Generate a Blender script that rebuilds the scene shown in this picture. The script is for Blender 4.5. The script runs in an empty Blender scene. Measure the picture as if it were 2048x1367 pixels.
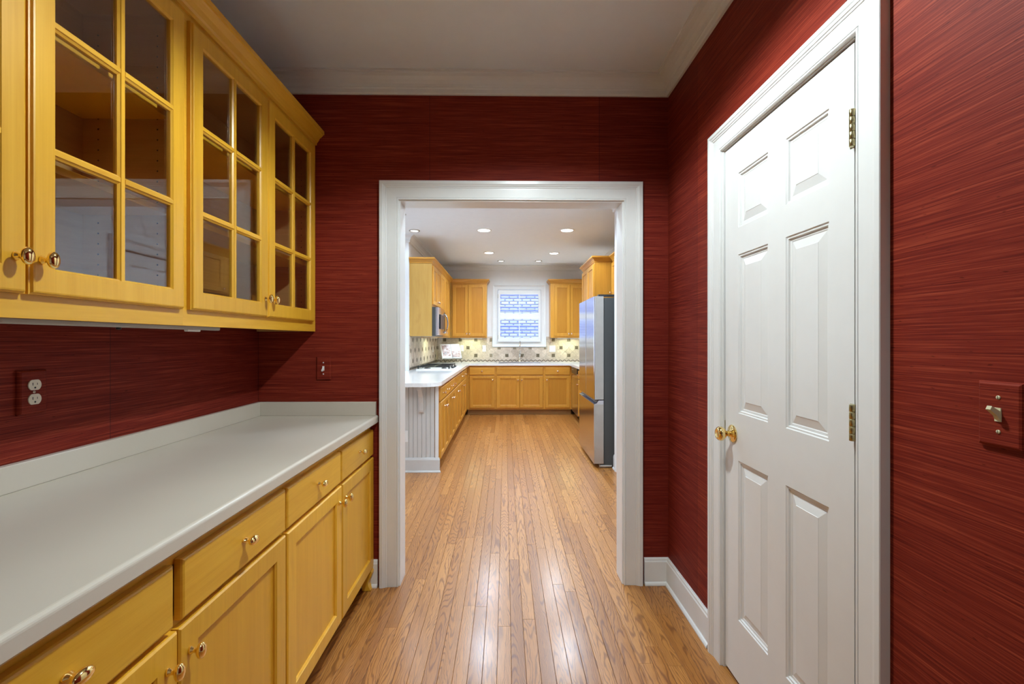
import bpy, bmesh, math, random
from mathutils import Vector
random.seed(7)
R = math.radians
PW = 0.0572
sc = bpy.context.scene
COL = sc.collection

# ------------------------------------------------------------------ camera, world, exposure, key lamps
cam = bpy.data.cameras.new('camera')
cam.sensor_width = 36.0
cam.lens = 16.0
cam.shift_y = -3.5 / 2048
cam.clip_start = 0.02
camo = bpy.data.objects.new('camera', cam)
camo.location = (0, 0, 1.304)
camo.rotation_euler = (R(90), 0, -math.atan(14 / 910))
COL.objects.link(camo)
sc.camera = camo

w = bpy.data.worlds.new('world')
sc.world = w
w.use_nodes = True
w.node_tree.nodes['Background'].inputs[0].default_value = (0.68, 0.79, 1.0, 1)
w.node_tree.nodes['Background'].inputs[1].default_value = 4.6

sc.view_settings.view_transform = 'Standard'
sc.view_settings.look = 'None'
sc.view_settings.gamma = 1.0
sc.view_settings.use_curve_mapping = False
sc.view_settings.exposure = 0.0

CAN_KITCHEN = 90.0        # watts of a large kitchen can
CAN_SMALL = 9.0          # watts of a small kitchen can
CAN_PANTRY = 106.0
UNDER_CAB = 2.1
LAMP_WARM = (0.77, 0.96, 1.14)
LAMP_PANTRY = (0.88, 1.0, 1.02)

# ------------------------------------------------------------------ materials
def newmat(name):
    m = bpy.data.materials.new(name)
    m.use_nodes = True
    nt = m.node_tree
    b = nt.nodes['Principled BSDF']
    return m, nt, b

def N(nt, kind, **kw):
    n = nt.nodes.new(kind)
    for k, v in kw.items():
        setattr(n, k, v)
    return n

def L(nt, a, b):
    nt.links.new(a, b)

def math_node(nt, op, a, b=None, clamp=False):
    n = N(nt, 'ShaderNodeMath', operation=op, use_clamp=clamp)
    for i, x in enumerate((a, b)):
        if x is None:
            continue
        if isinstance(x, (int, float)):
            n.inputs[i].default_value = x
        else:
            L(nt, x, n.inputs[i])
    return n.outputs[0]

def combine(nt, x, y, z):
    n = N(nt, 'ShaderNodeCombineXYZ')
    for i, v in enumerate((x, y, z)):
        if isinstance(v, (int, float)):
            n.inputs[i].default_value = v
        else:
            L(nt, v, n.inputs[i])
    return n.outputs[0]

def noise(nt, vec, scale=1.0, detail=3.0, rough=0.55, dist=0.0):
    n = N(nt, 'ShaderNodeTexNoise')
    L(nt, vec, n.inputs['Vector'])
    n.inputs['Scale'].default_value = scale
    n.inputs['Detail'].default_value = detail
    n.inputs['Roughness'].default_value = rough
    n.inputs['Distortion'].default_value = dist
    return n.outputs['Fac']

def ramp(nt, fac, stops):
    n = N(nt, 'ShaderNodeValToRGB')
    el = n.color_ramp.elements
    while len(el) < len(stops):
        el.new(0.5)
    for e, (p, c) in zip(el, stops):
        e.position = p
        e.color = (c[0], c[1], c[2], 1)
    L(nt, fac, n.inputs[0])
    return n.outputs['Color']

def mixc(nt, fac, a, b, blend='MIX'):
    n = N(nt, 'ShaderNodeMix', data_type='RGBA', blend_type=blend)
    if isinstance(fac, (int, float)):
        n.inputs[0].default_value = fac
    else:
        L(nt, fac, n.inputs[0])
    for i, c in ((6, a), (7, b)):
        if isinstance(c, tuple):
            n.inputs[i].default_value = (c[0], c[1], c[2], 1)
        else:
            L(nt, c, n.inputs[i])
    return n.outputs[2]

def posxyz(nt):
    g = N(nt, 'ShaderNodeNewGeometry')
    s = N(nt, 'ShaderNodeSeparateXYZ')
    L(nt, g.outputs['Position'], s.inputs[0])
    return g, s.outputs[0], s.outputs[1], s.outputs[2]

def bump(nt, b, h, strength=0.2, dist=0.001):
    n = N(nt, 'ShaderNodeBump')
    n.inputs['Strength'].default_value = strength
    n.inputs['Distance'].default_value = dist
    L(nt, h, n.inputs['Height'])
    L(nt, n.outputs[0], b.inputs['Normal'])

def plain(name, col, rough=0.5, metal=0.0, spec=0.5, coat=0.0, var=0.03, vscale=14.0, emit=0.0):
    m, nt, b = newmat(name)
    g, x, y, z = posxyz(nt)
    n = noise(nt, g.outputs['Position'], vscale, 2.0)
    lo = tuple(c * (1 - var) for c in col)
    hi = tuple(min(1, c * (1 + var)) for c in col)
    L(nt, ramp(nt, n, [(0.3, lo), (0.7, hi)]), b.inputs['Base Color'])
    b.inputs['Roughness'].default_value = rough
    b.inputs['Metallic'].default_value = metal
    b.inputs['Specular IOR Level'].default_value = spec
    b.inputs['Coat Weight'].default_value = coat
    b.inputs['Coat Roughness'].default_value = 0.12
    if emit:
        b.inputs['Emission Color'].default_value = (1, 0.97, 0.92, 1)
        b.inputs['Emission Strength'].default_value = emit
    return m

def wood(name, dark, light, axis, rough=0.33, coat=0.25, amt=1.0):
    """closed-grain maple; axis 'v' vertical grain, 'h' horizontal grain"""
    m, nt, b = newmat(name)
    g, x, y, z = posxyz(nt)
    oi = N(nt, 'ShaderNodeObjectInfo')
    off = math_node(nt, 'MULTIPLY', oi.outputs['Random'], 37.0)
    h = math_node(nt, 'ADD', x, y)
    if axis == 'v':
        v = combine(nt, math_node(nt, 'ADD', math_node(nt, 'MULTIPLY', h, 42.0), off), math_node(nt, 'MULTIPLY', z, 1.7), off)
        v2 = combine(nt, math_node(nt, 'MULTIPLY', h, 260.0), math_node(nt, 'MULTIPLY', z, 5.0), off)
        v3 = combine(nt, math_node(nt, 'MULTIPLY', h, 9.0), math_node(nt, 'MULTIPLY', z, 1.6), off)
    else:
        v = combine(nt, math_node(nt, 'MULTIPLY', h, 2.6), math_node(nt, 'ADD', math_node(nt, 'MULTIPLY', z, 42.0), off), off)
        v2 = combine(nt, math_node(nt, 'MULTIPLY', h, 6.0), math_node(nt, 'MULTIPLY', z, 260.0), off)
        v3 = combine(nt, math_node(nt, 'MULTIPLY', h, 2.4), math_node(nt, 'MULTIPLY', z, 9.0), off)
    n1 = noise(nt, v, 1.0, 4.0, 0.6, 0.6)
    n2 = noise(nt, v2, 1.0, 2.0, 0.5)
    n3 = noise(nt, v3, 1.0, 3.0, 0.5, 1.5)
    f = math_node(nt, 'ADD', math_node(nt, 'MULTIPLY', n1, 0.5), math_node(nt, 'MULTIPLY', n2, 0.2))
    f = math_node(nt, 'ADD', f, math_node(nt, 'MULTIPLY', n3, 0.3))
    c = ramp(nt, f, [(0.36, dark), (0.64, light)])
    fig = ramp(nt, n3, [(0.62, (1, 1, 1)), (0.74, (0.84, 0.74, 0.62)), (0.8, (0.95, 0.92, 0.88))])
    c = mixc(nt, 0.75 * amt, c, fig, 'MULTIPLY')
    # board-to-board tone
    br = ramp(nt, oi.outputs['Random'], [(0.0, (0.90, 0.88, 0.84)), (1.0, (1.06, 1.06, 1.06))])
    c = mixc(nt, 1.0, c, br, 'MULTIPLY')
    L(nt, c, b.inputs['Base Color'])
    b.inputs['Roughness'].default_value = rough
    b.inputs['Coat Weight'].default_value = coat
    b.inputs['Coat Roughness'].default_value = 0.22
    return m

def grasscloth(name):
    m, nt, b = newmat(name)
    g, x, y, z = posxyz(nt)
    h = math_node(nt, 'ADD', x, y)
    wob = math_node(nt, 'MULTIPLY', noise(nt, combine(nt, math_node(nt, 'MULTIPLY', h, 3.0), math_node(nt, 'MULTIPLY', z, 9.0), 0.0), 1.0, 2.0), 0.005)
    zz = math_node(nt, 'ADD', z, wob)
    n1 = noise(nt, combine(nt, math_node(nt, 'MULTIPLY', h, 3.0), math_node(nt, 'MULTIPLY', zz, 260.0), 1.0), 1.0, 3.0, 0.65)
    n2 = noise(nt, combine(nt, math_node(nt, 'MULTIPLY', h, 7.0), math_node(nt, 'MULTIPLY', zz, 620.0), 5.0), 1.0, 2.0, 0.6)
    n3 = noise(nt, combine(nt, math_node(nt, 'MULTIPLY', h, 1.2), math_node(nt, 'MULTIPLY', zz, 36.0), 9.0), 1.0, 3.0, 0.6)
    f = math_node(nt, 'ADD', math_node(nt, 'MULTIPLY', n1, 0.5), math_node(nt, 'MULTIPLY', n2, 0.33))
    f = math_node(nt, 'ADD', f, math_node(nt, 'MULTIPLY', n3, 0.17))
    c = ramp(nt, f, [(0.32, (0.068, 0.0055, 0.0048)), (0.5, (0.185, 0.0205, 0.0115)), (0.68, (0.38, 0.070, 0.033))])
    slub = noise(nt, combine(nt, math_node(nt, 'MULTIPLY', h, 40.0), math_node(nt, 'MULTIPLY', zz, 170.0), 3.0), 1.0, 1.0)
    sm = ramp(nt, slub, [(0.70, (1, 1, 1)), (0.78, (0.45, 0.4, 0.4))])
    c = mixc(nt, 0.8, c, sm, 'MULTIPLY')
    # drops of paper 0.9 m wide, each dyed a touch differently
    drop = math_node(nt, 'FLOOR', math_node(nt, 'DIVIDE', math_node(nt, 'ADD', h, 0.685), 0.904))
    wn = N(nt, 'ShaderNodeTexWhiteNoise', noise_dimensions='1D')
    L(nt, drop, wn.inputs['W'])
    tint = ramp(nt, wn.outputs['Value'], [(0.0, (0.90, 0.86, 0.92)), (1.0, (1.08, 1.08, 1.02))])
    c = mixc(nt, 1.0, c, tint, 'MULTIPLY')
    fr = math_node(nt, 'FRACT', math_node(nt, 'DIVIDE', math_node(nt, 'ADD', h, 0.685), 0.904))
    seam = math_node(nt, 'LESS_THAN', fr, 0.0022)
    c = mixc(nt, seam, c, (0.06, 0.01, 0.01))
    L(nt, c, b.inputs['Base Color'])
    b.inputs['Roughness'].default_value = 0.55
    b.inputs['Specular IOR Level'].default_value = 0.10
    bump(nt, b, f, 0.55, 0.0012)
    return m

def oak(name):
    m, nt, b = newmat(name)
    g, x, y, z = posxyz(nt)
    oi = N(nt, 'ShaderNodeObjectInfo')
    rnd = math_node(nt, 'FRACT', math_node(nt, 'ADD', oi.outputs['Random'], g.outputs['Random Per Island']))
    off = math_node(nt, 'MULTIPLY', rnd, 91.0)
    warp = noise(nt, combine(nt, math_node(nt, 'MULTIPLY', x, 30.0), math_node(nt, 'MULTIPLY', y, 9.0), off), 1.0, 2.0)
    v = combine(nt, math_node(nt, 'ADD', math_node(nt, 'MULTIPLY', x, 11.0), math_node(nt, 'MULTIPLY', warp, 0.34)),
                math_node(nt, 'MULTIPLY', y, 0.8), off)
    n = noise(nt, v, 1.0, 1.2, 0.4)
    ring = math_node(nt, 'SINE', math_node(nt, 'MULTIPLY', n, 215.0))
    ring = math_node(nt, 'ADD', math_node(nt, 'MULTIPLY', ring, 0.5), 0.5)
    pores = noise(nt, combine(nt, math_node(nt, 'MULTIPLY', x, 620.0), math_node(nt, 'MULTIPLY', y, 14.0), off), 1.0, 2.0)
    ringd = ramp(nt, ring, [(0.0, (0.46, 0.38, 0.30)), (0.12, (0.66, 0.57, 0.49)), (0.42, (1, 1, 1))])
    base = ramp(nt, rnd, [(0.0, (0.37, 0.140, 0.024)), (0.45, (0.45, 0.180, 0.034)), (1.0, (0.54, 0.237, 0.056))])
    c = mixc(nt, 0.85, base, ringd, 'MULTIPLY')
    pd = ramp(nt, pores, [(0.34, (0.62, 0.55, 0.48)), (0.5, (1, 1, 1))])
    c = mixc(nt, 0.75, c, pd, 'MULTIPLY')
    L(nt, c, b.inputs['Base Color'])
    b.inputs['Roughness'].default_value = 0.42
    b.inputs['Coat Weight'].default_value = 0.5
    b.inputs['Coat Roughness'].default_value = 0.2
    uneven = noise(nt, combine(nt, math_node(nt, 'MULTIPLY', x, 26.0), math_node(nt, 'MULTIPLY', y, 7.0), off), 1.0, 2.0)
    cup = math_node(nt, 'COSINE', math_node(nt, 'MULTIPLY', math_node(nt, 'ADD', x, 4.15 - PW / 2), 2 * math.pi / PW))
    peel = noise(nt, g.outputs['Position'], 210.0, 1.0)
    hgt = math_node(nt, 'ADD', math_node(nt, 'MULTIPLY', ring, 0.18), math_node(nt, 'MULTIPLY', uneven, 1.5))
    hgt = math_node(nt, 'ADD', hgt, math_node(nt, 'MULTIPLY', cup, 0.45))
    hgt = math_node(nt, 'ADD', hgt, math_node(nt, 'MULTIPLY', peel, 0.35))
    bump(nt, b, hgt, 0.30, 0.0012)
    return m

def tile_mat(name):
    m, nt, b = newmat(name)
    g, x, y, z = posxyz(nt)
    oi = N(nt, 'ShaderNodeObjectInfo')
    n = noise(nt, g.outputs['Position'], 38.0, 5.0, 0.62)
    n2 = noise(nt, g.outputs['Position'], 9.0, 3.0, 0.5)
    c = ramp(nt, n, [(0.3, (0.49, 0.395, 0.32)), (0.55, (0.61, 0.51, 0.425)), (0.75, (0.71, 0.62, 0.535))])
    t = ramp(nt, oi.outputs['Random'], [(0, (0.84, 0.81, 0.77)), (1, (1.1, 1.08, 1.05))])
    c = mixc(nt, 1.0, c, t, 'MULTIPLY')
    L(nt, c, b.inputs['Base Color'])
    b.inputs['Roughness'].default_value = 0.45
    bump(nt, b, n, 0.25, 0.001)
    return m

def glass_mat(name, ior):
    m, nt, b = newmat(name)
    out = nt.nodes['Material Output']
    tr = N(nt, 'ShaderNodeBsdfTransparent')
    tr.inputs[0].default_value = (0.95, 0.96, 0.95, 1)
    gl = N(nt, 'ShaderNodeBsdfGlossy')
    gl.inputs['Roughness'].default_value = 0.0
    g = N(nt, 'ShaderNodeNewGeometry')
    dt = N(nt, 'ShaderNodeVectorMath', operation='DOT_PRODUCT')
    L(nt, g.outputs['Incoming'], dt.inputs[0])
    L(nt, g.outputs['Normal'], dt.inputs[1])
    cs = math_node(nt, 'SUBTRACT', 1.0, math_node(nt, 'ABSOLUTE', dt.outputs['Value']), True)
    f0 = ((ior - 1) / (ior + 1)) ** 2
    fac = math_node(nt, 'ADD', math_node(nt, 'MULTIPLY', math_node(nt, 'POWER', cs, 5.0), 1 - f0), f0, True)
    mx = N(nt, 'ShaderNodeMixShader')
    L(nt, fac, mx.inputs[0])
    L(nt, tr.outputs[0], mx.inputs[1])
    L(nt, gl.outputs[0], mx.inputs[2])
    L(nt, mx.outputs[0], out.inputs['Surface'])
    return m

def brick_ext(name):
    m, nt, b = newmat(name)
    g, x, y, z = posxyz(nt)
    br = N(nt, 'ShaderNodeTexBrick')
    L(nt, combine(nt, x, z, 0.0), br.inputs['Vector'])
    br.inputs['Color1'].default_value = (0.54, 0.59, 0.77, 1)
    br.inputs['Color2'].default_value = (0.40, 0.47, 0.70, 1)
    br.inputs['Mortar'].default_value = (0.12, 0.16, 0.42, 1)
    br.inputs['Scale'].default_value = 1.0
    br.inputs['Mortar Size'].default_value = 0.016
    br.inputs['Brick Width'].default_value = 0.21
    br.inputs['Row Height'].default_value = 0.078
    L(nt, br.outputs['Color'], b.inputs['Base Color'])
    b.inputs['Roughness'].default_value = 0.9
    return m

def page_mat(name):
    """printed page: a food photograph as soft blotches of colour"""
    m, nt, b = newmat(name)
    g, x, y, z = posxyz(nt)
    v = N(nt, 'ShaderNodeTexVoronoi')
    v.inputs['Scale'].default_value = 34.0
    L(nt, g.outputs['Position'], v.inputs['Vector'])
    n = noise(nt, g.outputs['Position'], 22.0, 3.0)
    c = ramp(nt, n, [(0.3, (0.05, 0.03, 0.03)), (0.45, (0.33, 0.16, 0.11)), (0.55, (0.62, 0.45, 0.42)), (0.7, (0.8, 0.76, 0.8))])
    s = N(nt, 'ShaderNodeSeparateColor')
    L(nt, v.outputs['Color'], s.inputs[0])
    c = mixc(nt, math_node(nt, 'MULTIPLY', s.outputs[0], 0.6), c, (0.72, 0.68, 0.72))
    L(nt, c, b.inputs['Base Color'])
    b.inputs['Roughness'].default_value = 0.4
    return m

M = {}
M['maple_v'] = wood('honey_maple_upright_grain', (0.73, 0.370, 0.020), (0.84, 0.470, 0.040), 'v', 0.36, 0.1)
M['maple_h'] = wood('honey_maple_level_grain', (0.73, 0.370, 0.020), (0.84, 0.475, 0.042), 'h', 0.36, 0.1)
M['kmaple_v'] = wood('kitchen_maple_upright_grain', (0.54, 0.236, 0.024), (0.66, 0.325, 0.044), 'v', 0.36, 0.1)
M['kmaple_h'] = wood('kitchen_maple_level_grain', (0.54, 0.236, 0.024), (0.66, 0.325, 0.044), 'h', 0.36, 0.1)
M['kveneer'] = wood('kitchen_maple_veneer', (0.50, 0.275, 0.058), (0.58, 0.345, 0.084), 'v', 0.4, 0.05)
M['kmaple_panel'] = wood('kitchen_maple_panel_veneer', (0.50, 0.205, 0.018), (0.58, 0.265, 0.030), 'v', 0.36, 0.1)
M['maple_panel'] = wood('honey_maple_panel_veneer', (0.70, 0.345, 0.018), (0.78, 0.415, 0.030), 'v', 0.36, 0.1)
M['inner'] = wood('cabinet_interior_maple', (0.50, 0.27, 0.10), (0.62, 0.36, 0.14), 'h', 0.5, 0.0)
M['toe'] = wood('toe_kick_wood', (0.36, 0.19, 0.06), (0.44, 0.24, 0.08), 'h', 0.5, 0.0)
M['red'] = grasscloth('red_grasscloth')
M['oak'] = oak('oak_strip')
M['subfloor'] = plain('dark_subfloor', (0.05, 0.025, 0.012), 0.8)
M['trim'] = plain('semi_gloss_white_trim', (0.78, 0.79, 0.785), 0.28, var=0.012)
M['doorpaint'] = plain('white_door_paint', (0.78, 0.785, 0.78), 0.30, var=0.012)
M['ceil'] = plain('ceiling_paint', (0.83, 0.88, 0.92), 0.8, var=0.01)
M['kwall'] = plain('pale_grey_wall_paint', (0.80, 0.80, 0.80), 0.6, var=0.01)
M['grey'] = plain('grey_white_beadboard_paint', (0.62, 0.62, 0.605), 0.4, var=0.012)
M['counter'] = plain('off_white_laminate', (0.63, 0.58, 0.495), 0.25, var=0.02, vscale=3.0)
M['kcounter'] = plain('white_quartz', (0.83, 0.83, 0.82), 0.10, var=0.035, vscale=26.0)
M['brass'] = plain('polished_brass', (0.95, 0.74, 0.33), 0.10, 1.0, var=0.02)
M['oldbrass'] = plain('aged_brass', (0.47, 0.42, 0.24), 0.3, 1.0, var=0.1, vscale=60)
M['bronze'] = plain('copper_nickel', (0.78, 0.60, 0.48), 0.2, 1.0)
M['steel'] = plain('brushed_steel', (0.60, 0.595, 0.63), 0.15, 1.0, var=0.02)
M['steelside'] = plain('steel_edge', (0.46, 0.44, 0.41), 0.38, 0.75)
M['chrome'] = plain('chrome', (0.75, 0.75, 0.75), 0.08, 1.0)
M['black'] = plain('black_enamel', (0.012, 0.012, 0.013), 0.3)
M['dark'] = plain('charcoal_steel', (0.055, 0.057, 0.056), 0.45)
M['navy'] = plain('painted_recess_shade', (0.03, 0.04, 0.075), 0.3)
M['ivory'] = plain('ivory_plastic', (0.78, 0.74, 0.60), 0.35, var=0.01)
M['almond'] = plain('almond_plastic', (0.66, 0.61, 0.40), 0.35, var=0.01)
M['white'] = plain('white_plastic', (0.85, 0.85, 0.84), 0.35, var=0.01)
M['lightbar'] = plain('grey_light_bar', (0.42, 0.40, 0.36), 0.4)
M['glass'] = glass_mat('cabinet_glass', 1.85)
M['winglass'] = glass_mat('window_glass', 1.5)
M['tile'] = tile_mat('tumbled_travertine')
M['grout'] = plain('grout', (0.50, 0.45, 0.37), 0.9)
M['accent'] = plain('bronze_accent_tile', (0.29, 0.23, 0.15), 0.4, 0.25, var=0.3, vscale=90)
M['accentdark'] = plain('dark_accent_relief', (0.07, 0.05, 0.032), 0.5)
M['lens'] = plain('lit_lens', (0.9, 0.9, 0.9), 0.5, emit=9.0)
M['lens2'] = plain('lit_lens_soft', (0.9, 0.9, 0.9), 0.5, emit=2.6)
M['brickext'] = brick_ext('neighbour_brick')
M['page'] = page_mat('printed_page')
M['paper'] = plain('white_paper', (0.86, 0.86, 0.85), 0.6)

# ------------------------------------------------------------------ geometry helpers
class Fr:
    def __init__(s, O, A, B, Nn):
        s.O, s.A, s.B, s.N = Vector(O), Vector(A), Vector(B), Vector(Nn)
    def p(s, a, b, d):
        return s.O + s.A * a + s.B * b + s.N * d

W = Fr((0, 0, 0), (1, 0, 0), (0, 1, 0), (0, 0, 1))                 # a=x b=y d=z
def FE(x):                                                          # face looking to +x : a=y b=z d=+x from plane
    return Fr((x, 0, 0), (0, 1, 0), (0, 0, 1), (1, 0, 0))
def FW(x):                                                          # face looking to -x
    return Fr((x, 0, 0), (0, 1, 0), (0, 0, 1), (-1, 0, 0))
def FS(y):                                                          # face looking to -y (towards the camera)
    return Fr((0, y, 0), (1, 0, 0), (0, 0, 1), (0, -1, 0))
def FN(y):
    return Fr((0, y, 0), (1, 0, 0), (0, 0, 1), (0, 1, 0))

WL = {}
class MB:
    def __init__(s):
        s.v, s.f, s.sm = [], [], []
    def add(s, vs, fs, smooth=False):
        o = len(s.v)
        s.v += [Vector(v) for v in vs]
        for f in fs:
            s.f.append([i + o for i in f])
            s.sm.append(smooth)
        return s
    def box(s, fr, a0, a1, b0, b1, d0, d1):
        vs = [fr.p(a, b, d) for d in (d0, d1) for b in (b0, b1) for a in (a0, a1)]
        return s.add(vs, [(0, 1, 3, 2), (4, 5, 7, 6), (0, 1, 5, 4), (2, 3, 7, 6), (0, 2, 6, 4), (1, 3, 7, 5)])
    def loops(s, fr, a0, a1, b0, b1, prof, cap=True, base=False, sides=(1, 1, 1, 1), smooth=False):
        """stack of rectangles; prof = [(inset, depth)], sides = how far each of a0,a1,b0,b1 follows the inset"""
        vs, fs = [], []
        for (i, d) in prof:
            A0, A1, B0, B1 = a0 + i * sides[0], a1 - i * sides[1], b0 + i * sides[2], b1 - i * sides[3]
            vs += [fr.p(A0, B0, d), fr.p(A1, B0, d), fr.p(A1, B1, d), fr.p(A0, B1, d)]
        for k in range(len(prof) - 1):
            o = 4 * k
            for j in range(4):
                j2 = (j + 1) % 4
                fs.append((o + j, o + j2, o + 4 + j2, o + 4 + j))
        if cap:
            o = 4 * (len(prof) - 1)
            fs.append((o, o + 1, o + 2, o + 3))
        if base:
            fs.append((0, 1, 2, 3))
        return s.add(vs, fs, smooth)
    def cbox(s, fr, a0, a1, b0, b1, d0, d1, c=0.004):
        return s.loops(fr, a0, a1, b0, b1, [(0, d0), (0, d1 - c), (c * 0.35, d1 - c * 0.35), (c, d1)], True, True)
    def ring(s, fr, a0, a1, b0, b1, prof):
        return s.loops(fr, a0, a1, b0, b1, prof, False, False)
    def grid(s, fr, As, Bs, keep, d0, d1):
        na, nb = len(As) - 1, len(Bs) - 1
        K = [[bool(keep(i, j)) for j in range(nb)] for i in range(na)]
        idx, vs, fs = {}, [], []
        def V(i, j, k):
            key = (i, j, k)
            if key not in idx:
                idx[key] = len(vs)
                vs.append(fr.p(As[i], Bs[j], d1 if k else d0))
            return idx[key]
        g = lambda i, j: 0 <= i < na and 0 <= j < nb and K[i][j]
        for i in range(na):
            for j in range(nb):
                if not K[i][j]:
                    continue
                for k in (0, 1):
                    fs.append((V(i, j, k), V(i + 1, j, k), V(i + 1, j + 1, k), V(i, j + 1, k)))
                if not g(i - 1, j): fs.append((V(i, j, 0), V(i, j + 1, 0), V(i, j + 1, 1), V(i, j, 1)))
                if not g(i + 1, j): fs.append((V(i + 1, j, 0), V(i + 1, j + 1, 0), V(i + 1, j + 1, 1), V(i + 1, j, 1)))
                if not g(i, j - 1): fs.append((V(i, j, 0), V(i + 1, j, 0), V(i + 1, j, 1), V(i, j, 1)))
                if not g(i, j + 1): fs.append((V(i, j + 1, 0), V(i + 1, j + 1, 0), V(i + 1, j + 1, 1), V(i, j + 1, 1)))
        return s.add(vs, fs)
    def prism(s, fr, poly, d0, d1, smooth=False):
        n = len(poly)
        vs = [fr.p(a, b, d0) for a, b in poly] + [fr.p(a, b, d1) for a, b in poly]
        s.add(vs, [tuple(range(n)), tuple(range(n, 2 * n))])
        s.add(vs, [(i, (i + 1) % n, n + (i + 1) % n, n + i) for i in range(n)], smooth)
        return s
    def run(s, P0, P1, outn, prof, m0=0, m1=0):
        """extrude prof [(s,z)] from P0 to P1 along a wall; s leaves the wall along outn; m = miter at the ends"""
        P0, P1, outn = Vector(P0), Vector(P1), Vector(outn)
        d = (P1 - P0).normalized()
        n = len(prof)
        vs = [P0 + d * (m0 * q) + outn * q + Vector((0, 0, z)) for q, z in prof]
        vs += [P1 - d * (m1 * q) + outn * q + Vector((0, 0, z)) for q, z in prof]
        s.add(vs, [(i, (i + 1) % n, n + (i + 1) % n, n + i) for i in range(n)] + [tuple(range(n)), tuple(range(n, 2 * n))])
        return s
    def casing(s, fr, a0, a1, b1, prof, b0=0.0, four=False):
        """mitred casing round an opening; prof [(q outwards from the opening, t out of the wall)] closed"""
        n = len(prof)
        if four:
            pts = [(-1, -1, a0, b0), (-1, 1, a0, b1), (1, 1, a1, b1), (1, -1, a1, b0)]
        else:
            pts = [(-1, 0, a0, b0), (-1, 1, a0, b1), (1, 1, a1, b1), (1, 0, a1, b0)]
        vs = []
        for (sa, sb, a, b) in pts:
            vs += [fr.p(a + sa * q, b + sb * q, t) for q, t in prof]
        segs = [(0, 1), (1, 2), (2, 3)] + ([(3, 0)] if four else [])
        fs = []
        for u, v in segs:
            for i in range(n):
                fs.append((u * n + i, u * n + (i + 1) % n, v * n + (i + 1) % n, v * n + i))
        if not four:
            fs += [tuple(range(n)), tuple(range(3 * n, 4 * n))]
        return s.add(vs, fs)
    def lathe(s, fr, a, b, prof, seg=20, sa=1.0, sb=1.0):
        vs, fs = [], []
        n = len(prof)
        for k in range(seg):
            t = 2 * math.pi * k / seg
            for r, d in prof:
                vs.append(fr.p(a + r * sa * math.cos(t), b + r * sb * math.sin(t), d))
        for k in range(seg):
            k2 = (k + 1) % seg
            for i in range(n - 1):
                fs.append((k * n + i, k2 * n + i, k2 * n + i + 1, k * n + i + 1))
        s.add(vs, fs, True)
        for i in (0, n - 1):
            if prof[i][0] > 1e-5:
                s.add([vs[k * n + i] for k in range(seg)], [tuple(range(seg))])
        return s
    def tube(s, pts, r, seg=8):
        pts = [Vector(p) for p in pts]
        vs, fs = [], []
        for i, p in enumerate(pts):
            d = ((pts[min(i + 1, len(pts) - 1)] - p).normalized() + (p - pts[max(i - 1, 0)]).normalized())
            d.normalize()
            up = Vector((0, 0, 1)) if abs(d.z) < 0.9 else Vector((1, 0, 0))
            e1 = d.cross(up).normalized()
            e2 = d.cross(e1).normalized()
            rr = r[i] if isinstance(r, (list, tuple)) else r
            for k in range(seg):
                t = 2 * math.pi * k / seg
                vs.append(p + e1 * (rr * math.cos(t)) + e2 * (rr * math.sin(t)))
        n = len(pts)
        for i in range(n - 1):
            for k in range(seg):
                k2 = (k + 1) % seg
                fs.append((i * seg + k, i * seg + k2, (i + 1) * seg + k2, (i + 1) * seg + k))
        s.add(vs, fs, True)
        s.add(vs, [tuple(range(seg)), tuple(range((n - 1) * seg, n * seg))])
        return s
    def build(s, name, mat, parent=None, origin=None):
        lo = Vector([min(v[i] for v in s.v) for i in range(3)])
        hi = Vector([max(v[i] for v in s.v) for i in range(3)])
        c = Vector(origin) if origin else (lo + hi) / 2
        me = bpy.data.meshes.new(name)
        me.from_pydata([v - c for v in s.v], [], s.f)
        bm = bmesh.new()
        bm.from_mesh(me)
        bm.faces.ensure_lookup_table()
        for i, f in enumerate(bm.faces):
            f.smooth = s.sm[i]
        bmesh.ops.remove_doubles(bm, verts=bm.verts, dist=1e-6)
        bmesh.ops.recalc_face_normals(bm, faces=bm.faces)
        bm.to_mesh(me)
        bm.free()
        me.materials.append(mat if not isinstance(mat, str) else M[mat])
        o = bpy.data.objects.new(name, me)
        link(o, c, parent)
        return o

def link(o, c, parent=None):
    c = Vector(c)
    COL.objects.link(o)
    WL[o.name] = c
    if parent is not None:
        o.parent = parent
        o.location = c - WL[parent.name]
    else:
        o.location = c

def tag(o, label, cat=None, group=None, kind=None):
    o['label'] = label
    if cat: o['category'] = cat
    if group: o['group'] = group
    if kind: o['kind'] = kind
    return o

def thing(name, label, cat, loc, group=None, kind=None):
    o = bpy.data.objects.new(name, None)
    o.empty_display_size = 0.05
    link(o, loc)
    return tag(o, label, cat, group, kind)

def struct(o, label, cat):
    return tag(o, label, cat, None, 'structure')

def share(src, name, loc, parent):
    o = bpy.data.objects.new(name, src.data)
    link(o, loc, parent)
    return o

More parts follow.
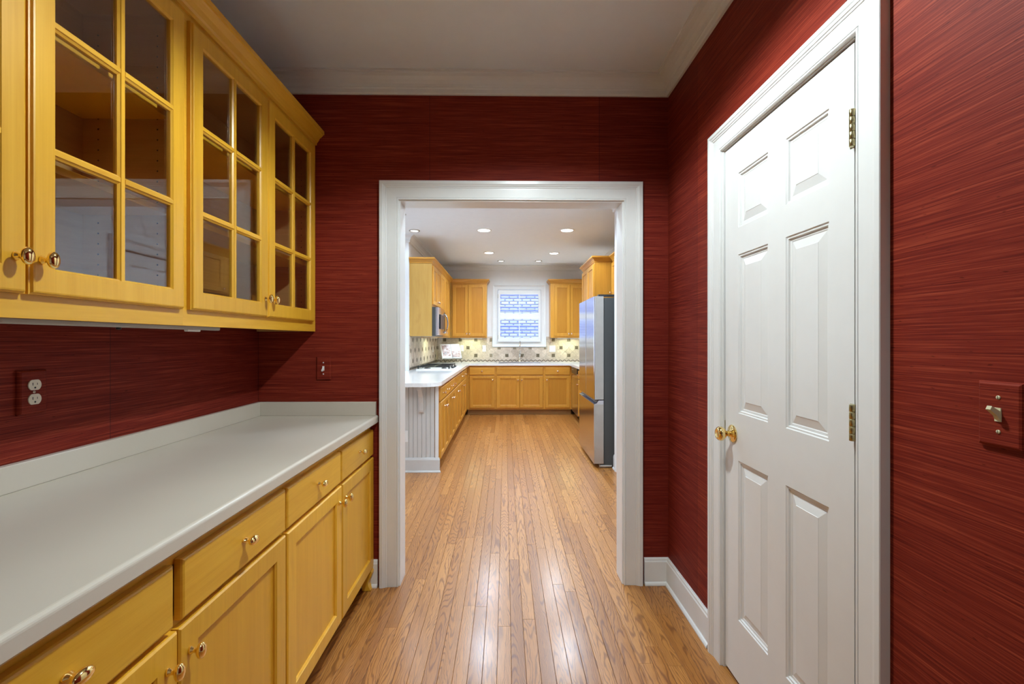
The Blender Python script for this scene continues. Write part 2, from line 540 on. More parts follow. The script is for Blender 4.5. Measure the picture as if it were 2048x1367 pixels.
# ------------------------------------------------------------------ profiles
CROWN = [(0, 2.605), (0.012, 2.605), (0.016, 2.612), (0.016, 2.630), (0.020, 2.637), (0.023, 2.637), (0.027, 2.652), (0.037, 2.668),
         (0.052, 2.680), (0.070, 2.686), (0.072, 2.691), (0.083, 2.691), (0.083, 2.70), (0, 2.70)]
CASING = [(0.0, 0.0), (0.0, 0.011), (0.002, 0.013), (0.007, 0.013), (0.009, 0.010), (0.011, 0.0125), (0.055, 0.0145), (0.060, 0.0145),
          (0.062, 0.017), (0.068, 0.0175), (0.070, 0.020), (0.078, 0.022), (0.081, 0.0245), (0.096, 0.0245), (0.098, 0.0225), (0.098, 0.0)]
BASEB = [(0, 0), (0.024, 0), (0.024, 0.006), (0.020, 0.014), (0.014, 0.018), (0.014, 0.122), (0.011, 0.128), (0.010, 0.136), (0.006, 0.142), (0, 0.142)]
CABCROWN = [(0, 2.335), (-0.006, 2.335), (-0.008, 2.348), (-0.014, 2.354), (-0.022, 2.370), (-0.036, 2.382), (-0.040, 2.388), (-0.046, 2.390), (-0.046, 2.408)]

# ------------------------------------------------------------------ SETTING: shell
XL, XR, YB, ZC = -1.305, 0.875, 2.428, 2.70
# pantry left wall
o = MB().box(W, XL - 0.1, XL, -1.6, YB + 0.12, 0, ZC).build('wall_left', 'red'); struct(o, 'red grasscloth wall behind the pantry counter and glass cabinets', 'wall')
# pantry right wall with a recess for the closet door
mb = MB().grid(FW(XR), [-1.6, 1.108, 1.827, YB + 0.05], [0, 2.078, ZC], lambda i, j: not (i == 1 and j == 0), -0.06, 0)
mb.box(W, XR + 0.06, XR + 0.13, -1.6, YB + 0.05, 0, ZC)
o = mb.build('wall_right', 'red'); struct(o, 'red grasscloth wall around the white six-panel door', 'wall')
# pantry back wall with the cased opening
OX0, OX1, OZ = -0.575, 0.645, 2.06
o = MB().grid(FS(YB), [XL, OX0, OX1, XR], [0, OZ, ZC], lambda i, j: not (i == 1 and j == 0), -0.06, 0).build('wall_back', 'red')
struct(o, 'red grasscloth wall around the cased opening to the kitchen', 'wall')
o = MB().grid(FN(YB + 0.06), [-4.0, OX0, OX1, 1.2], [0, OZ, ZC], lambda i, j: not (i == 1 and j == 0), 0, 0.06).build('wall_kitchen_front', 'kwall')
struct(o, 'pale painted kitchen side of the wall with the cased opening', 'wall')
o = MB().box(W, XL - 0.1, XR + 0.13, -1.7, -1.6, 0, ZC).build('wall_front', 'kwall'); struct(o, 'plain wall behind the viewer, facing the cased opening', 'wall')
# kitchen walls
KX0, KX1, KY = -1.28, 1.72, 8.55
o = MB().grid(FS(KY), [-1.4, -0.135, 0.672, 1.85], [0, 1.282, 2.246, ZC], lambda i, j: not (i == 1 and j == 1), -0.12, 0).build('wall_kitchen_back', 'kwall')
wall_kb = struct(o, 'pale far kitchen wall around the shuttered window', 'wall')
o = MB().box(W, KX0 - 0.12, KX0, 6.08, KY, 0, ZC).build('wall_kitchen_left', 'kwall'); wall_kl = struct(o, 'pale left kitchen wall behind cooktop and microwave', 'wall')
o = MB().box(W, -4.0, KX0 - 0.12, 6.08, 6.18, 0, ZC).build('wall_breakfast_back', 'kwall'); struct(o, 'pale wall return left of the kitchen cabinets', 'wall')
o = MB().grid(FE(-4.0), [2.4, 3.1, 5.5, 6.2], [0, 0.75, 2.25, ZC], lambda i, j: not (i == 1 and j == 1), -0.1, 0).build('wall_breakfast_left', 'kwall'); struct(o, 'pale end wall of the eating area past the peninsula', 'wall')
mb = MB().grid(FW(1.115), [YB + 0.12, 3.70, 4.44, 4.615], [0, 2.06, ZC], lambda i, j: not (i == 1 and j == 0), -0.06, 0)
mb.box(W, 1.175, 1.85, YB + 0.06, 4.615, 0, ZC)
o = mb.build('wall_kitchen_right', 'kwall'); struct(o, 'pale right kitchen wall that ends beside the refrigerator', 'wall')
o = MB().box(W, KX1, KX1 + 0.13, 4.615, KY, 0, ZC).build('wall_kitchen_alcove', 'kwall'); struct(o, 'pale wall behind refrigerator and pantry cabinet', 'wall')
o = MB().box(W, -4.2, 2.0, -1.8, KY + 0.12, ZC, ZC + 0.1).build('ceiling', 'ceil'); struct(o, 'flat white ceiling over pantry and kitchen', 'ceiling')

# floor with single oak strips
fl = MB().box(W, -4.2, 2.0, -1.8, KY + 0.12, -0.12, -0.019).build('floor', 'subfloor')
struct(fl, 'oak strip floor running from pantry into kitchen', 'floor')
PW = 0.0572
def plank_mesh():
    m = MB()
    hw, c = PW / 2 - 0.0004, 0.0010
    prof = [(-hw, 0), (hw, 0), (hw, 0.018 - c), (hw - c, 0.018), (-hw + c, 0.018), (-hw, 0.018 - c)]
    return m.prism(Fr((0, 0, 0), (1, 0, 0), (0, 0, 1), (0, 1, 0)), prof, -0.4996, 0.4996)
proto = None
far = MB()
npl = 0
def far_plank(x, y0, y1):
    far.box(W, x - PW / 2 + 0.0005, x + PW / 2 - 0.0005, y0 + 0.0006, y1 - 0.0006, -0.0185, 0)
for r in range(int(6.0 / PW)):
    x = -4.15 + PW * (r + 0.5)
    y = -1.75 - random.random() * 1.2
    while y < KY + 0.05:
        ln = random.choice([0.45, 0.7, 0.9, 1.1, 1.3, 1.6, 1.9]) + random.random() * 0.2
        y0, y1 = max(y, -1.75), min(y + ln, KY + 0.05)
        y += ln
        if y1 - y0 < 0.02:
            continue
        near = (-0.78 < x < 0.92 and y1 > 1.0 and y0 < 2.6) or (-1.15 < x < 1.12 and y1 > 2.6 and y0 < 5.6)
        if near and npl < 296:
            npl += 1
            c = Vector((x, (y0 + y1) / 2, -0.0185))
            if proto is None:
                proto = plank_mesh().build('plank', 'oak', fl, (0, 0, 0))
                p = proto
                p.location = c - WL[fl.name]
            else:
                p = share(proto, 'plank', c, fl)
            p.scale = (1, y1 - y0, 1)
        else:
            far_plank(x, y0, y1)
o = far.build('distant_planks', 'oak', fl)
o['kind'] = 'stuff'

# crowns, baseboards and casings
mb = MB()
mb.run((XL, YB, 0), (XR, YB, 0), (0, -1, 0), CROWN, 1, 1)
o = mb.build('trim_1', 'trim'); struct(o, 'white crown molding over the cased opening', 'crown molding')
o = MB().run((XR, -1.6, 0), (XR, YB, 0), (-1, 0, 0), CROWN, 0, 1).build('trim_2', 'trim'); struct(o, 'white crown molding above the six-panel door wall', 'crown molding')
o = MB().run((XL, -1.6, 0), (XL, YB, 0), (1, 0, 0), CROWN, 0, 1).build('trim_3', 'trim'); struct(o, 'white crown molding hidden above the glass cabinets', 'crown molding')
o = MB().run((KX0, KY, 0), (KX1, KY, 0), (0, -1, 0), CROWN, 1, 1).build('trim_4', 'trim'); struct(o, 'white crown molding on the far kitchen wall', 'crown molding')
o = MB().run((KX0, 6.08, 0), (KX0, KY, 0), (1, 0, 0), CROWN, -1, 1).build('trim_5', 'trim'); struct(o, 'white crown molding over the left kitchen cabinets', 'crown molding')
o = MB().run((-4.0, 6.08, 0), (KX0, 6.08, 0), (0, -1, 0), CROWN, 0, -1).build('trim_6', 'trim'); struct(o, 'white crown molding on the wall return left of the kitchen', 'crown molding')
o = MB().run((KX1, 4.615, 0), (KX1, KY, 0), (-1, 0, 0), CROWN, 0, 1).build('trim_7', 'trim'); struct(o, 'white crown molding behind the refrigerator alcove', 'crown molding')
mb = MB().run((1.115, YB + 0.12, 0), (1.115, 4.615, 0), (-1, 0, 0), CROWN, 0, -1)
mb.run((1.115, 4.615, 0), (KX1, 4.615, 0), (0, 1, 0), CROWN, -1, 1)
o = mb.build('trim_8', 'trim'); struct(o, 'white crown molding turning the wall corner above the refrigerator', 'crown molding')

o = MB().run((0.744, YB, 0), (XR, YB, 0), (0, -1, 0), BASEB, 0, 1).build('baseboard_back', 'trim'); struct(o, 'short white baseboard right of the cased opening', 'baseboard')
o = MB().run((-0.76, YB, 0), (-0.674, YB, 0), (0, -1, 0), BASEB).build('baseboard_back_left', 'trim'); struct(o, 'scrap of white baseboard between base cabinet and opening', 'baseboard')
o = MB().run((XR, 1.914, 0), (XR, YB, 0), (-1, 0, 0), BASEB, 0, 1).build('baseboard_right', 'trim'); struct(o, 'white baseboard between six-panel door and room corner', 'baseboard')
o = MB().run((XR, -1.6, 0), (XR, 1.02, 0), (-1, 0, 0), BASEB).build('baseboard_right_near', 'trim'); struct(o, 'white baseboard on the near side of the six-panel door', 'baseboard')
o = MB().run((1.115, YB + 0.12, 0), (1.115, 3.6, 0), (-1, 0, 0), BASEB).build('baseboard_kitchen_right', 'trim'); struct(o, 'white baseboard on the right kitchen wall near the opening', 'baseboard')
o = MB().run((1.115, 4.545, 0), (1.115, 4.615, 0), (-1, 0, 0), BASEB).build('baseboard_kitchen_stub', 'trim'); struct(o, 'stub of white baseboard next to the refrigerator', 'baseboard')

o = MB().casing(FS(YB), OX0 + 0.010, OX1 - 0.010, OZ - 0.012, CASING).build('trim_9', 'trim'); struct(o, 'white fluted casing around the opening to the kitchen', 'casing')
mb = MB()
mb.box(W, OX0, OX0 + 0.018, YB - 0.001, YB + 0.121, 0, OZ)
mb.box(W, OX1 - 0.018, OX1, YB - 0.001, YB + 0.121, 0, OZ)
mb.box(W, OX0 + 0.018, OX1 - 0.018, YB - 0.001, YB + 0.121, OZ - 0.018, OZ)
o = mb.build('trim_10', 'trim'); struct(o, 'white jamb lining the opening to the kitchen', 'jamb')
o = MB().casing(FN(YB + 0.12), OX0 + 0.010, OX1 - 0.010, OZ - 0.012, CASING).build('trim_11', 'trim'); struct(o, 'white casing on the kitchen side of the opening', 'casing')

# ------------------------------------------------------------------ six-panel door on the right wall
def panel_door(name, label, fr, y0, y1, z0, z1, cols, rows, knob_a, knob_z, hinges=(), frdir=1, handle=True):
    """fr plane = door face; six raised panels"""
    As = [y0] + [v for c in cols for v in c] + [y1]
    Bs = [z0] + [v for c in rows for v in c] + [z1]
    root = MB().grid(fr, As, Bs, lambda i, j: not (i % 2 == 1 and j % 2 == 1), -0.035, 0).build(name, 'doorpaint')
    struct(root, label, 'door')
    PR = [(0, 0), (0.003, -0.0035), (0.008, -0.0035), (0.010, -0.009), (0.017, -0.009), (0.020, -0.0105), (0.046, -0.0035), (0.047, -0.0025)]
    for c in cols:
        for r in rows:
            MB().loops(fr, c[0], c[1], r[0], r[1], PR).build('panel', 'doorpaint', root)
    if handle:
        k = MB()
        k.lathe(fr, knob_a, knob_z, [(0.0, 0.0), (0.033, 0.0), (0.034, 0.004), (0.030, 0.007), (0.025, 0.009), (0.013, 0.012), (0.011, 0.016)], 28)
        rs = k.build('rosette', 'brass', root)
        k = MB().lathe(fr, knob_a, knob_z, [(0.011, 0.012), (0.0105, 0.024), (0.0125, 0.030), (0.021, 0.035), (0.0265, 0.043), (0.0275, 0.050), (0.025, 0.057),
                                            (0.020, 0.0615), (0.0165, 0.0625), (0.014, 0.061), (0.0, 0.060)], 28)
        k.build('knob', 'brass', root)
    for (ha, h0, h1) in hinges:
        hb = MB()
        n = 5
        st = (h1 - h0) / n
        for i in range(n):
            lo, hi = h0 + st * i + 0.0003, h0 + st * (i + 1) - 0.0003
            fz = Fr(fr.p(ha, 0, 0.008), fr.N, fr.A, (0, 0, 1))
            hb.lathe(fz, 0, 0, [(0.0060, lo), (0.0068, lo + 0.0006), (0.0068, hi - 0.0006), (0.0060, hi)], 14)
        hb.box(fr, ha - 0.006, ha + 0.016, h0, h1, -0.001, 0.0012)
        hb.build('hinge', 'oldbrass', root)
    return root

COLS = [(1.223, 1.414), (1.510, 1.704)]
ROWS = [(0.249, 0.850), (1.029, 1.627), (1.728, 1.934)]
panel_door('door_1', 'white six-panel closet door with brass knob on the red wall', FW(0.880), 1.133, 1.803, 0.014, 2.054, COLS, ROWS, 1.745, 0.944,
           [(1.130, 1.790, 1.884), (1.130, 1.051, 1.143), (1.130, 0.2, 0.292)])
mb = MB()
mb.box(W, XR + 0.004, XR + 0.058, 1.110, 1.128, 0, 2.077)
mb.box(W, XR - 0.001, XR + 0.058, 1.808, 1.826, 0, 2.077)
mb.box(W, XR - 0.001, XR + 0.058, 1.128, 1.808, 2.059, 2.077)
o = mb.build('trim_12', 'trim'); struct(o, 'white jamb around the six-panel closet door', 'jamb')
o = MB().casing(FW(XR), 1.107, 1.814, 2.063, [(q * 0.88, t) for q, t in CASING]).build('trim_13', 'trim'); struct(o, 'white fluted casing around the six-panel closet door', 'casing')
o = MB().box(W, XR + 0.004, XR + 0.03, 1.806, 1.8085, 0.925, 0.985).build('strike_plate', 'oldbrass', o)

# door in the right kitchen wall (seen mirrored in the cabinet glass)
panel_door('door_2', 'white six-panel door in the right kitchen wall', FW(1.121), 3.725, 4.42, 0.014, 2.035,
           [(3.82, 4.02), (4.125, 4.325)], ROWS, 3.79, 0.944)
mb = MB()
mb.box(W, 1.114, 1.173, 3.702, 3.72, 0, 2.058); mb.box(W, 1.114, 1.173, 4.424, 4.438, 0, 2.058); mb.box(W, 1.114, 1.173, 3.72, 4.424, 2.04, 2.058)
o = mb.build('trim_14', 'trim'); struct(o, 'white jamb around the right kitchen wall door', 'jamb')
o = MB().casing(FW(1.115), 3.716, 4.428, 2.045, CASING).build('trim_15', 'trim'); struct(o, 'white casing around the right kitchen wall door', 'casing')

# ------------------------------------------------------------------ cabinet helpers
KNOB = [(0.0075, 0.0), (0.0085, 0.0015), (0.0078, 0.0045), (0.0048, 0.009), (0.0044, 0.013), (0.0062, 0.0165), (0.0115, 0.019), (0.0150, 0.0225), (0.0158, 0.026),
        (0.0145, 0.0300), (0.0095, 0.0335), (0.0, 0.0348)]
KPROTO = {}
def knob(fr, a, b, parent, long='v', mat='brass', size=1.0):
    key = (tuple(fr.N), long, mat, size)
    loc = fr.p(a, b, 0.0)
    if key not in KPROTO:
        f0 = Fr((0, 0, 0), fr.A, fr.B, fr.N)
        sa, sb = (0.78, 1.15) if long == 'v' else ((1.3, 0.78) if long == 'h' else (1, 1))
        pr = [(r * size, d * size) for r, d in KNOB]
        KPROTO[key] = MB().lathe(f0, 0, 0, pr, 20, sa, sb).build('knob', mat, parent, (0, 0, 0))
        k = KPROTO[key]
        k.location = loc - WL[parent.name]
        WL[k.name] = loc
        return k
    return share(KPROTO[key], 'knob', loc, parent)

def shaker(fr, a0, a1, b0, b1, parent, mv='maple_v', stile=0.058, rail=0.056, th=0.020, kn=None, kmat='brass', klong='v'):
    """recessed flat-panel door; fr plane is the face-frame front, door grows outwards"""
    ia, ib, ja, jb = a0 + stile, a1 - stile, b0 + rail, b1 - rail
    m = MB()
    c = 0.004
    m.loops(fr, a0, a1, b0, b1, [(0, 0.001), (0, th - c), (c, th)], False, False)
    m.loops(fr, a0, a1, b0, b1, [(c, th), (stile, th)], False, False, (1, 1, rail / stile, rail / stile)) if False else None
    # face of stiles and rails
    vs = [fr.p(a0 + c, b0 + c, th), fr.p(a1 - c, b0 + c, th), fr.p(a1 - c, b1 - c, th), fr.p(a0 + c, b1 - c, th),
          fr.p(ia, ja, th), fr.p(ib, ja, th), fr.p(ib, jb, th), fr.p(ia, jb, th)]
    m.add(vs, [(0, 1, 5, 4), (1, 2, 6, 5), (2, 3, 7, 6), (3, 0, 4, 7)])
    m.ring(fr, ia, ib, ja, jb, [(0, th), (0.0015, th - 0.002), (0.005, th - 0.0045), (0.006, th - 0.011)])
    m.loops(fr, a0, a1, b0, b1, [(0, 0.001)], True)
    d = m.build('door', mv, parent)
    MB().box(fr, ia + 0.0055, ib - 0.0055, ja + 0.0055, jb - 0.0055, 0.004, th - 0.010).build('panel', mv.replace('_v', '_panel'), d)
    if kn:
        f2 = Fr(fr.p(0, 0, th), fr.A, fr.B, fr.N)
        knob(f2, kn[0], kn[1], d, klong, kmat)
    return d

def drawer(fr, a0, a1, b0, b1, parent, mh='maple_h', th=0.020, knobs=(), kmat='brass', klong='h', name='drawer'):
    d = MB().cbox(fr, a0, a1, b0, b1, 0.001, th, 0.006).build(name, mh, parent)
    f2 = Fr(fr.p(0, 0, th), fr.A, fr.B, fr.N)
    for ka, kb in knobs:
        knob(f2, ka, kb, d, klong, kmat)
    return d

# ------------------------------------------------------------------ pantry upper glass cabinets
def glass_door(fr, a0, a1, b0, b1, parent, kn):
    th, st = 0.019, 0.050
    am = (a0 + a1) / 2
    hb = 0.0115
    rows = [(1.455, 1.7035), (1.7265, 1.9835), (2.0065, b1 - 0.054)]
    cols = [(a0 + st, am - hb), (am + hb, a1 - st)]
    m = MB()
    c = 0.004
    ia, ib, ja, jb = a0 + st, a1 - st, rows[0][0], rows[2][1]
    m.loops(fr, a0, a1, b0, b1, [(0, 0.001), (0, th - 0.007), (0.003, th - 0.006), (0.005, th - 0.001), (0.008, th)], False)
    vs = [fr.p(a0 + .008, b0 + .008, th), fr.p(a1 - .008, b0 + .008, th), fr.p(a1 - .008, b1 - .008, th), fr.p(a0 + .008, b1 - .008, th),
          fr.p(ia, ja, th), fr.p(ib, ja, th), fr.p(ib, jb, th), fr.p(ia, jb, th)]
    m.add(vs, [(0, 1, 5, 4), (1, 2, 6, 5), (2, 3, 7, 6), (3, 0, 4, 7)])
    vs = [fr.p(a0, b0, .001), fr.p(a1, b0, .001), fr.p(a1, b1, .001), fr.p(a0, b1, .001),
          fr.p(ia, ja, .001), fr.p(ib, ja, .001), fr.p(ib, jb, .001), fr.p(ia, jb, .001)]
    m.add(vs, [(0, 1, 5, 4), (1, 2, 6, 5), (2, 3, 7, 6), (3, 0, 4, 7)])
    m.ring(fr, ia, ib, ja, jb, [(0, th), (0.003, th - 0.004), (0.005, th - 0.006), (0.005, 0.001)])
    d = m.build('door', 'maple_v', parent)
    mv = MB()
    mv.loops(fr, am - hb, am + hb, ja, jb, [(0, 0.002), (0, th - 0.007), (0.005, th - 0.003), (0.006, th - 0.0005)], True, True, (1, 1, 0, 0))
    mv.build('muntin', 'maple_v', d)
    for k in (0, 1):
        z0, z1 = rows[k][1], rows[k + 1][0]
        for ca in cols:
            mh = MB()
            mh.loops(fr, ca[0] - 0.004, ca[1] + 0.004, z0, z1, [(0, 0.002), (0, th - 0.007), (0.005, th - 0.003), (0.006, th - 0.0005)], True, True, (0, 0, 1, 1))
            mh.build('muntin', 'maple_h', d)
    for ca in cols:
        for rb in rows:
            MB().box(fr, ca[0] + 0.001, ca[1] - 0.001, rb[0] + 0.001, rb[1] - 0.001, 0.0055, 0.0085).build('pane', 'glass', d)
    f2 = Fr(fr.p(0, 0, th), fr.A, fr.B, fr.N)
    knob(f2, kn, 1.474, d, 'v')
    return d

FU = FE(-1.005)
def upper_cab(label, y0, y1, doors, knobs, endr):
    t = thing('upper_cabinet', label, 'cabinet', (-1.16, (y0 + y1) / 2, 1.35), 'glass-door upper cabinets of the pantry')
    zb, zt = 1.35, 2.3345
    c = MB()
    c.box(W, -1.303, -1.297, y0 + .018, y1 - .018, zb + .02, zt)
    c.box(W, -1.303, -1.025, y0, y0 + 0.018, zb, zt)
    c.box(W, -1.303, -1.025, y1 - 0.018, y1, zb, zt)
    c.box(W, -1.297, -1.025, y0 + .018, y1 - .018, zb + 0.014, zb + 0.032)
    c.box(W, -1.297, -1.025, y0 + .018, y1 - .018, zt - 0.03, zt - 0.012)
    c.build('carcass', 'inner', t)
    f = MB().grid(FU, [y0, y0 + 0.036, y1 - (0.055 if endr else 0.036), y1], [zb, zb + 0.062, 2.29, zt], lambda i, j: not (i == 1 and j == 1), -0.02, 0)
    f.build('face_frame', 'maple_h', t)
    for (a, b), k in zip(doors, knobs):
        glass_door(FU, a, b, 1.400, 2.312, t, k)
    for z in (1.688, 1.984):
        MB().box(W, -1.296, -1.032, y0 + 0.019, y1 - 0.019, z, z + 0.018).build('shelf', 'maple_h', t)
    pins = MB()
    for yy, sgn in ((y0 + 0.0181, 1), (y1 - 0.0181, -1)):
        for xx in (-1.07, -1.25):
            for q in range(26):
                z = 1.44 + q * 0.032
                f3 = Fr((0, yy, 0), (1, 0, 0), (0, 0, 1), (0, sgn, 0))
                pins.lathe(f3, xx, z, [(0.0026, -0.0002), (0.0026, 0.0004), (0.0, 0.0004)], 6)
    p = pins.build('shelf_pin_hole', 'black', t)
    p['kind'] = 'stuff'
    return t
upper_cab('honey maple upper cabinet with two glass doors, the one nearer the viewer', 0.480, 1.436, [(0.497, 0.957), (0.963, 1.420)], (0.931, 0.983), False)
upper_cab('honey maple upper cabinet with two glass doors against the cased-opening wall', 1.436, 2.426, [(1.452, 1.912), (1.918, 2.378)], (1.884, 1.940), True)
t = MB().loops(W, -1.30, -1.003, 0.30, 2.4265, CABCROWN, True, True, (0, 1, 0, 0)).build('cabinet_crown', 'maple_h')
tag(t, 'stepped maple crown molding along the top of the pantry glass cabinets', 'crown molding')
t = MB().cbox(Fr((0, 0, 1.3495), (1, 0, 0), (0, 1, 0), (0, 0, -1)), -1.048, -1.029, 0.46, 1.66, 0, 0.011, 0.003)
root = t.build('under_cabinet_light', 'lightbar'); tag(root, 'slim unlit grey light bar under the pantry glass cabinets', 'light bar')
MB().cbox(Fr((0, 0, 1.3385), (1, 0, 0), (0, 1, 0), (0, 0, -1)), -1.046, -1.033, 1.50, 1.56, 0, 0.006, 0.002).build('end_clip', 'white', root)
MB().lathe(Fr((0, 0, 1.3385), (1, 0, 0), (0, 1, 0), (0, 0, -1)), -1.039, 1.24, [(0.006, 0), (0.006, 0.005), (0, 0.006)], 12).build('sensor', 'black', root)

# ------------------------------------------------------------------ pantry base cabinets and counter
FB = FE(-0.715)
def base_cab(label, y0, y1, dr, drs, foot):
    t = thing('base_cabinet', label, 'cabinet', (-1.0, (y0 + y1) / 2, 0), 'base cabinets of the pantry')
    c = MB()
    c.box(W, -1.303, -0.737, y0, y1, 0.104, 0.866)
    c.build('carcass', 'inner', t)
    MB().box(W, -1.303, -0.80, y0, y1, 0.002, 0.103).build('toe_kick', 'toe', t)
    MB().grid(FB, [y0, y0 + 0.03, (y0 + y1) / 2 - 0.02, (y0 + y1) / 2 + 0.02, y1 - 0.03, y1], [0.104, 0.125, 0.676, 0.71, 0.822, 0.866],
              lambda i, j: not (i in (1, 3) and j in (1, 3)), -0.021, 0).build('face_frame', 'maple_h', t)
    for (a, b) in drs:
        drawer(FB, a, b, 0.700, 0.832, t, knobs=[((a + b) / 2, 0.772)])
    (a0, a1), (b0, b1) = dr
    shaker(FB, a0, a1, 0.108, 0.686, t, kn=(a1 - 0.032, 0.621))
    shaker(FB, b0, b1, 0.108, 0.686, t, kn=(b0 + 0.030, 0.621))
    if foot:
        P = [(-0.790, 0.104), (-0.697, 0.104), (-0.6925, 0.094), (-0.694, 0.080), (-0.704, 0.062), (-0.712, 0.045), (-0.711, 0.028), (-0.703, 0.012), (-0.6985, 0.002),
             (-0.742, 0.002), (-0.744, 0.030), (-0.752, 0.060), (-0.770, 0.085), (-0.790, 0.095)]
        MB().prism(Fr((0, 0, 0), (1, 0, 0), (0, 0, 1), (0, 1, 0)), P, 2.375, 2.424).build('bracket_foot', 'maple_v', t)
    return t
base_cab('honey maple base cabinet with two drawers, nearest the viewer under the counter', 0.46, 1.4615, [(0.495, 0.979), (0.984, 1.457)], [(0.495, 0.968), (0.993, 1.456)], False)
base_cab('honey maple base cabinet with scrolled foot beside the cased opening', 1.4615, 2.425, [(1.468, 1.951), (1.962, 2.422)], [(1.468, 1.940), (1.951, 2.418)], True)

def counter_profile():
    x0, x1, z0, z1, r = -1.303, -0.672, 0.866, 0.907, 0.010
    P = [(x0, z0), (x1 - 0.006, z0), (x1, z0 + 0.006)]
    for k in range(6):
        t = k / 5 * math.pi / 2
        P.append((x1 - r + r * math.cos(t), z1 - r + r * math.sin(t)))
    P.append((x0, z1))
    return P
ct = MB().prism(Fr((0, 0, 0), (1, 0, 0), (0, 0, 1), (0, 1, 0)), counter_profile(), 0.30, 2.426, False).build('countertop', 'counter')
tag(ct, 'long off-white laminate pantry countertop on the maple base cabinets', 'countertop')
MB().cbox(FE(-1.303), 0.30, 2.426, 0.907, 0.979, 0.0, 0.020, 0.002).build('backsplash', 'counter', ct)
MB().cbox(FS(2.426), -1.283, -0.682, 0.907, 0.979, 0.0, 0.020, 0.002).build('backsplash', 'counter', ct)

# ------------------------------------------------------------------ pantry outlets and switches
def screw(fr, a, b, parent, mat):
    m = MB().lathe(fr, a, b, [(0.0036, 0), (0.0036, 0.001), (0.0022, 0.0018), (0, 0.002)], 12)
    s = m.build('screw', mat, parent)
    MB().box(fr, a - 0.0004, a + 0.0004, b - 0.003, b + 0.003, 0.0019, 0.0021).build('slot', 'black', s)
def plate(fr, a0, a1, b0, b1, parent, mat, th=0.008, back=0.0):
    return MB().loops(fr, a0, a1, b0, b1, [(0, back + 0.0006), (0, back + th * 0.45), (0.002, back + th * 0.8), (0.005, back + th)], True, True).build('cover_plate', mat, parent)
def toggle(fr, ac, bc, parent, mat, up):
    s = 1 if up else -1
    m = MB().box(fr, ac - 0.005, ac + 0.005, bc - 0.012, bc + 0.012, 0, 0.002)
    P = [(bc - 0.009 * s, 0.002), (bc + 0.007 * s, 0.002), (bc + 0.0155 * s, 0.016), (bc + 0.0095 * s, 0.019), (bc - 0.002 * s, 0.006)]
    f2 = Fr(fr.O, fr.B, fr.N, fr.A)
    m.prism(f2, P, ac - 0.004, ac + 0.004)
    return m.build('toggle', mat, parent)
def switch(label, fr, a0, a1, b0, b1, mat, tmat, up, th, group='wall plates covered in red grasscloth'):
    ac, bc = (a0 + a1) / 2, (b0 + b1) / 2
    t = thing('light_switch', label, 'light switch', fr.p(ac, bc, 0), group)
    plate(fr, a0, a1, b0, b1, t, mat, th)
    f2 = Fr(fr.p(0, 0, th), fr.A, fr.B, fr.N)
    toggle(f2, ac, bc, t, tmat, up)
    screw(f2, ac, bc + 0.030, t, tmat)
    screw(f2, ac, bc - 0.030, t, tmat)
def receptacle(fr, ac, bc, parent, mat):
    m = MB()
    P = []
    for k in range(24):
        t = 2 * math.pi * k / 24
        P.append((ac + 0.017 * math.cos(t), bc + max(-0.0142, min(0.0142, 0.017 * math.sin(t)))))
    m.prism(fr, P, 0, 0.003)
    r = m.build('receptacle', mat, parent)
    s = MB().box(fr, ac - 0.0072, ac - 0.0052, bc - 0.001, bc + 0.0065, 0.0028, 0.0032)
    s.box(fr, ac + 0.0050, ac + 0.0066, bc, bc + 0.0055, 0.0028, 0.0032)
    s.lathe(fr, ac, bc - 0.0075, [(0.0026, 0.0028), (0.0026, 0.0032), (0, 0.0032)], 10)
    s.build('slot', 'black', r)
def outlet(label, fr, a0, a1, b0, b1, mat, rmat, th, group):
    ac, bc = (a0 + a1) / 2, (b0 + b1) / 2
    t = thing('wall_outlet', label, 'outlet', fr.p(ac, bc, 0), group)
    plate(fr, a0, a1, b0, b1, t, mat, th)
    f2 = Fr(fr.p(0, 0, th), fr.A, fr.B, fr.N)
    receptacle(f2, ac, bc + 0.0195, t, rmat)
    receptacle(f2, ac, bc - 0.0195, t, rmat)
    screw(f2, ac, bc, t, rmat)
G1 = 'wall plates covered in red grasscloth'
outlet('ivory duplex outlet in a red grasscloth plate above the pantry counter', FE(XL), 1.233, 1.307, 1.102, 1.222, 'red', 'ivory', 0.012, G1)
switch('white toggle switch in a red plate between glass cabinet and cased opening', FS(YB), -0.997, -0.922, 1.095, 1.216, 'red', 'white', False, 0.008)
switch('almond toggle switch in a red plate right of the six-panel door', FW(XR), 0.749, 0.822, 1.116, 1.231, 'red', 'almond', True, 0.009)

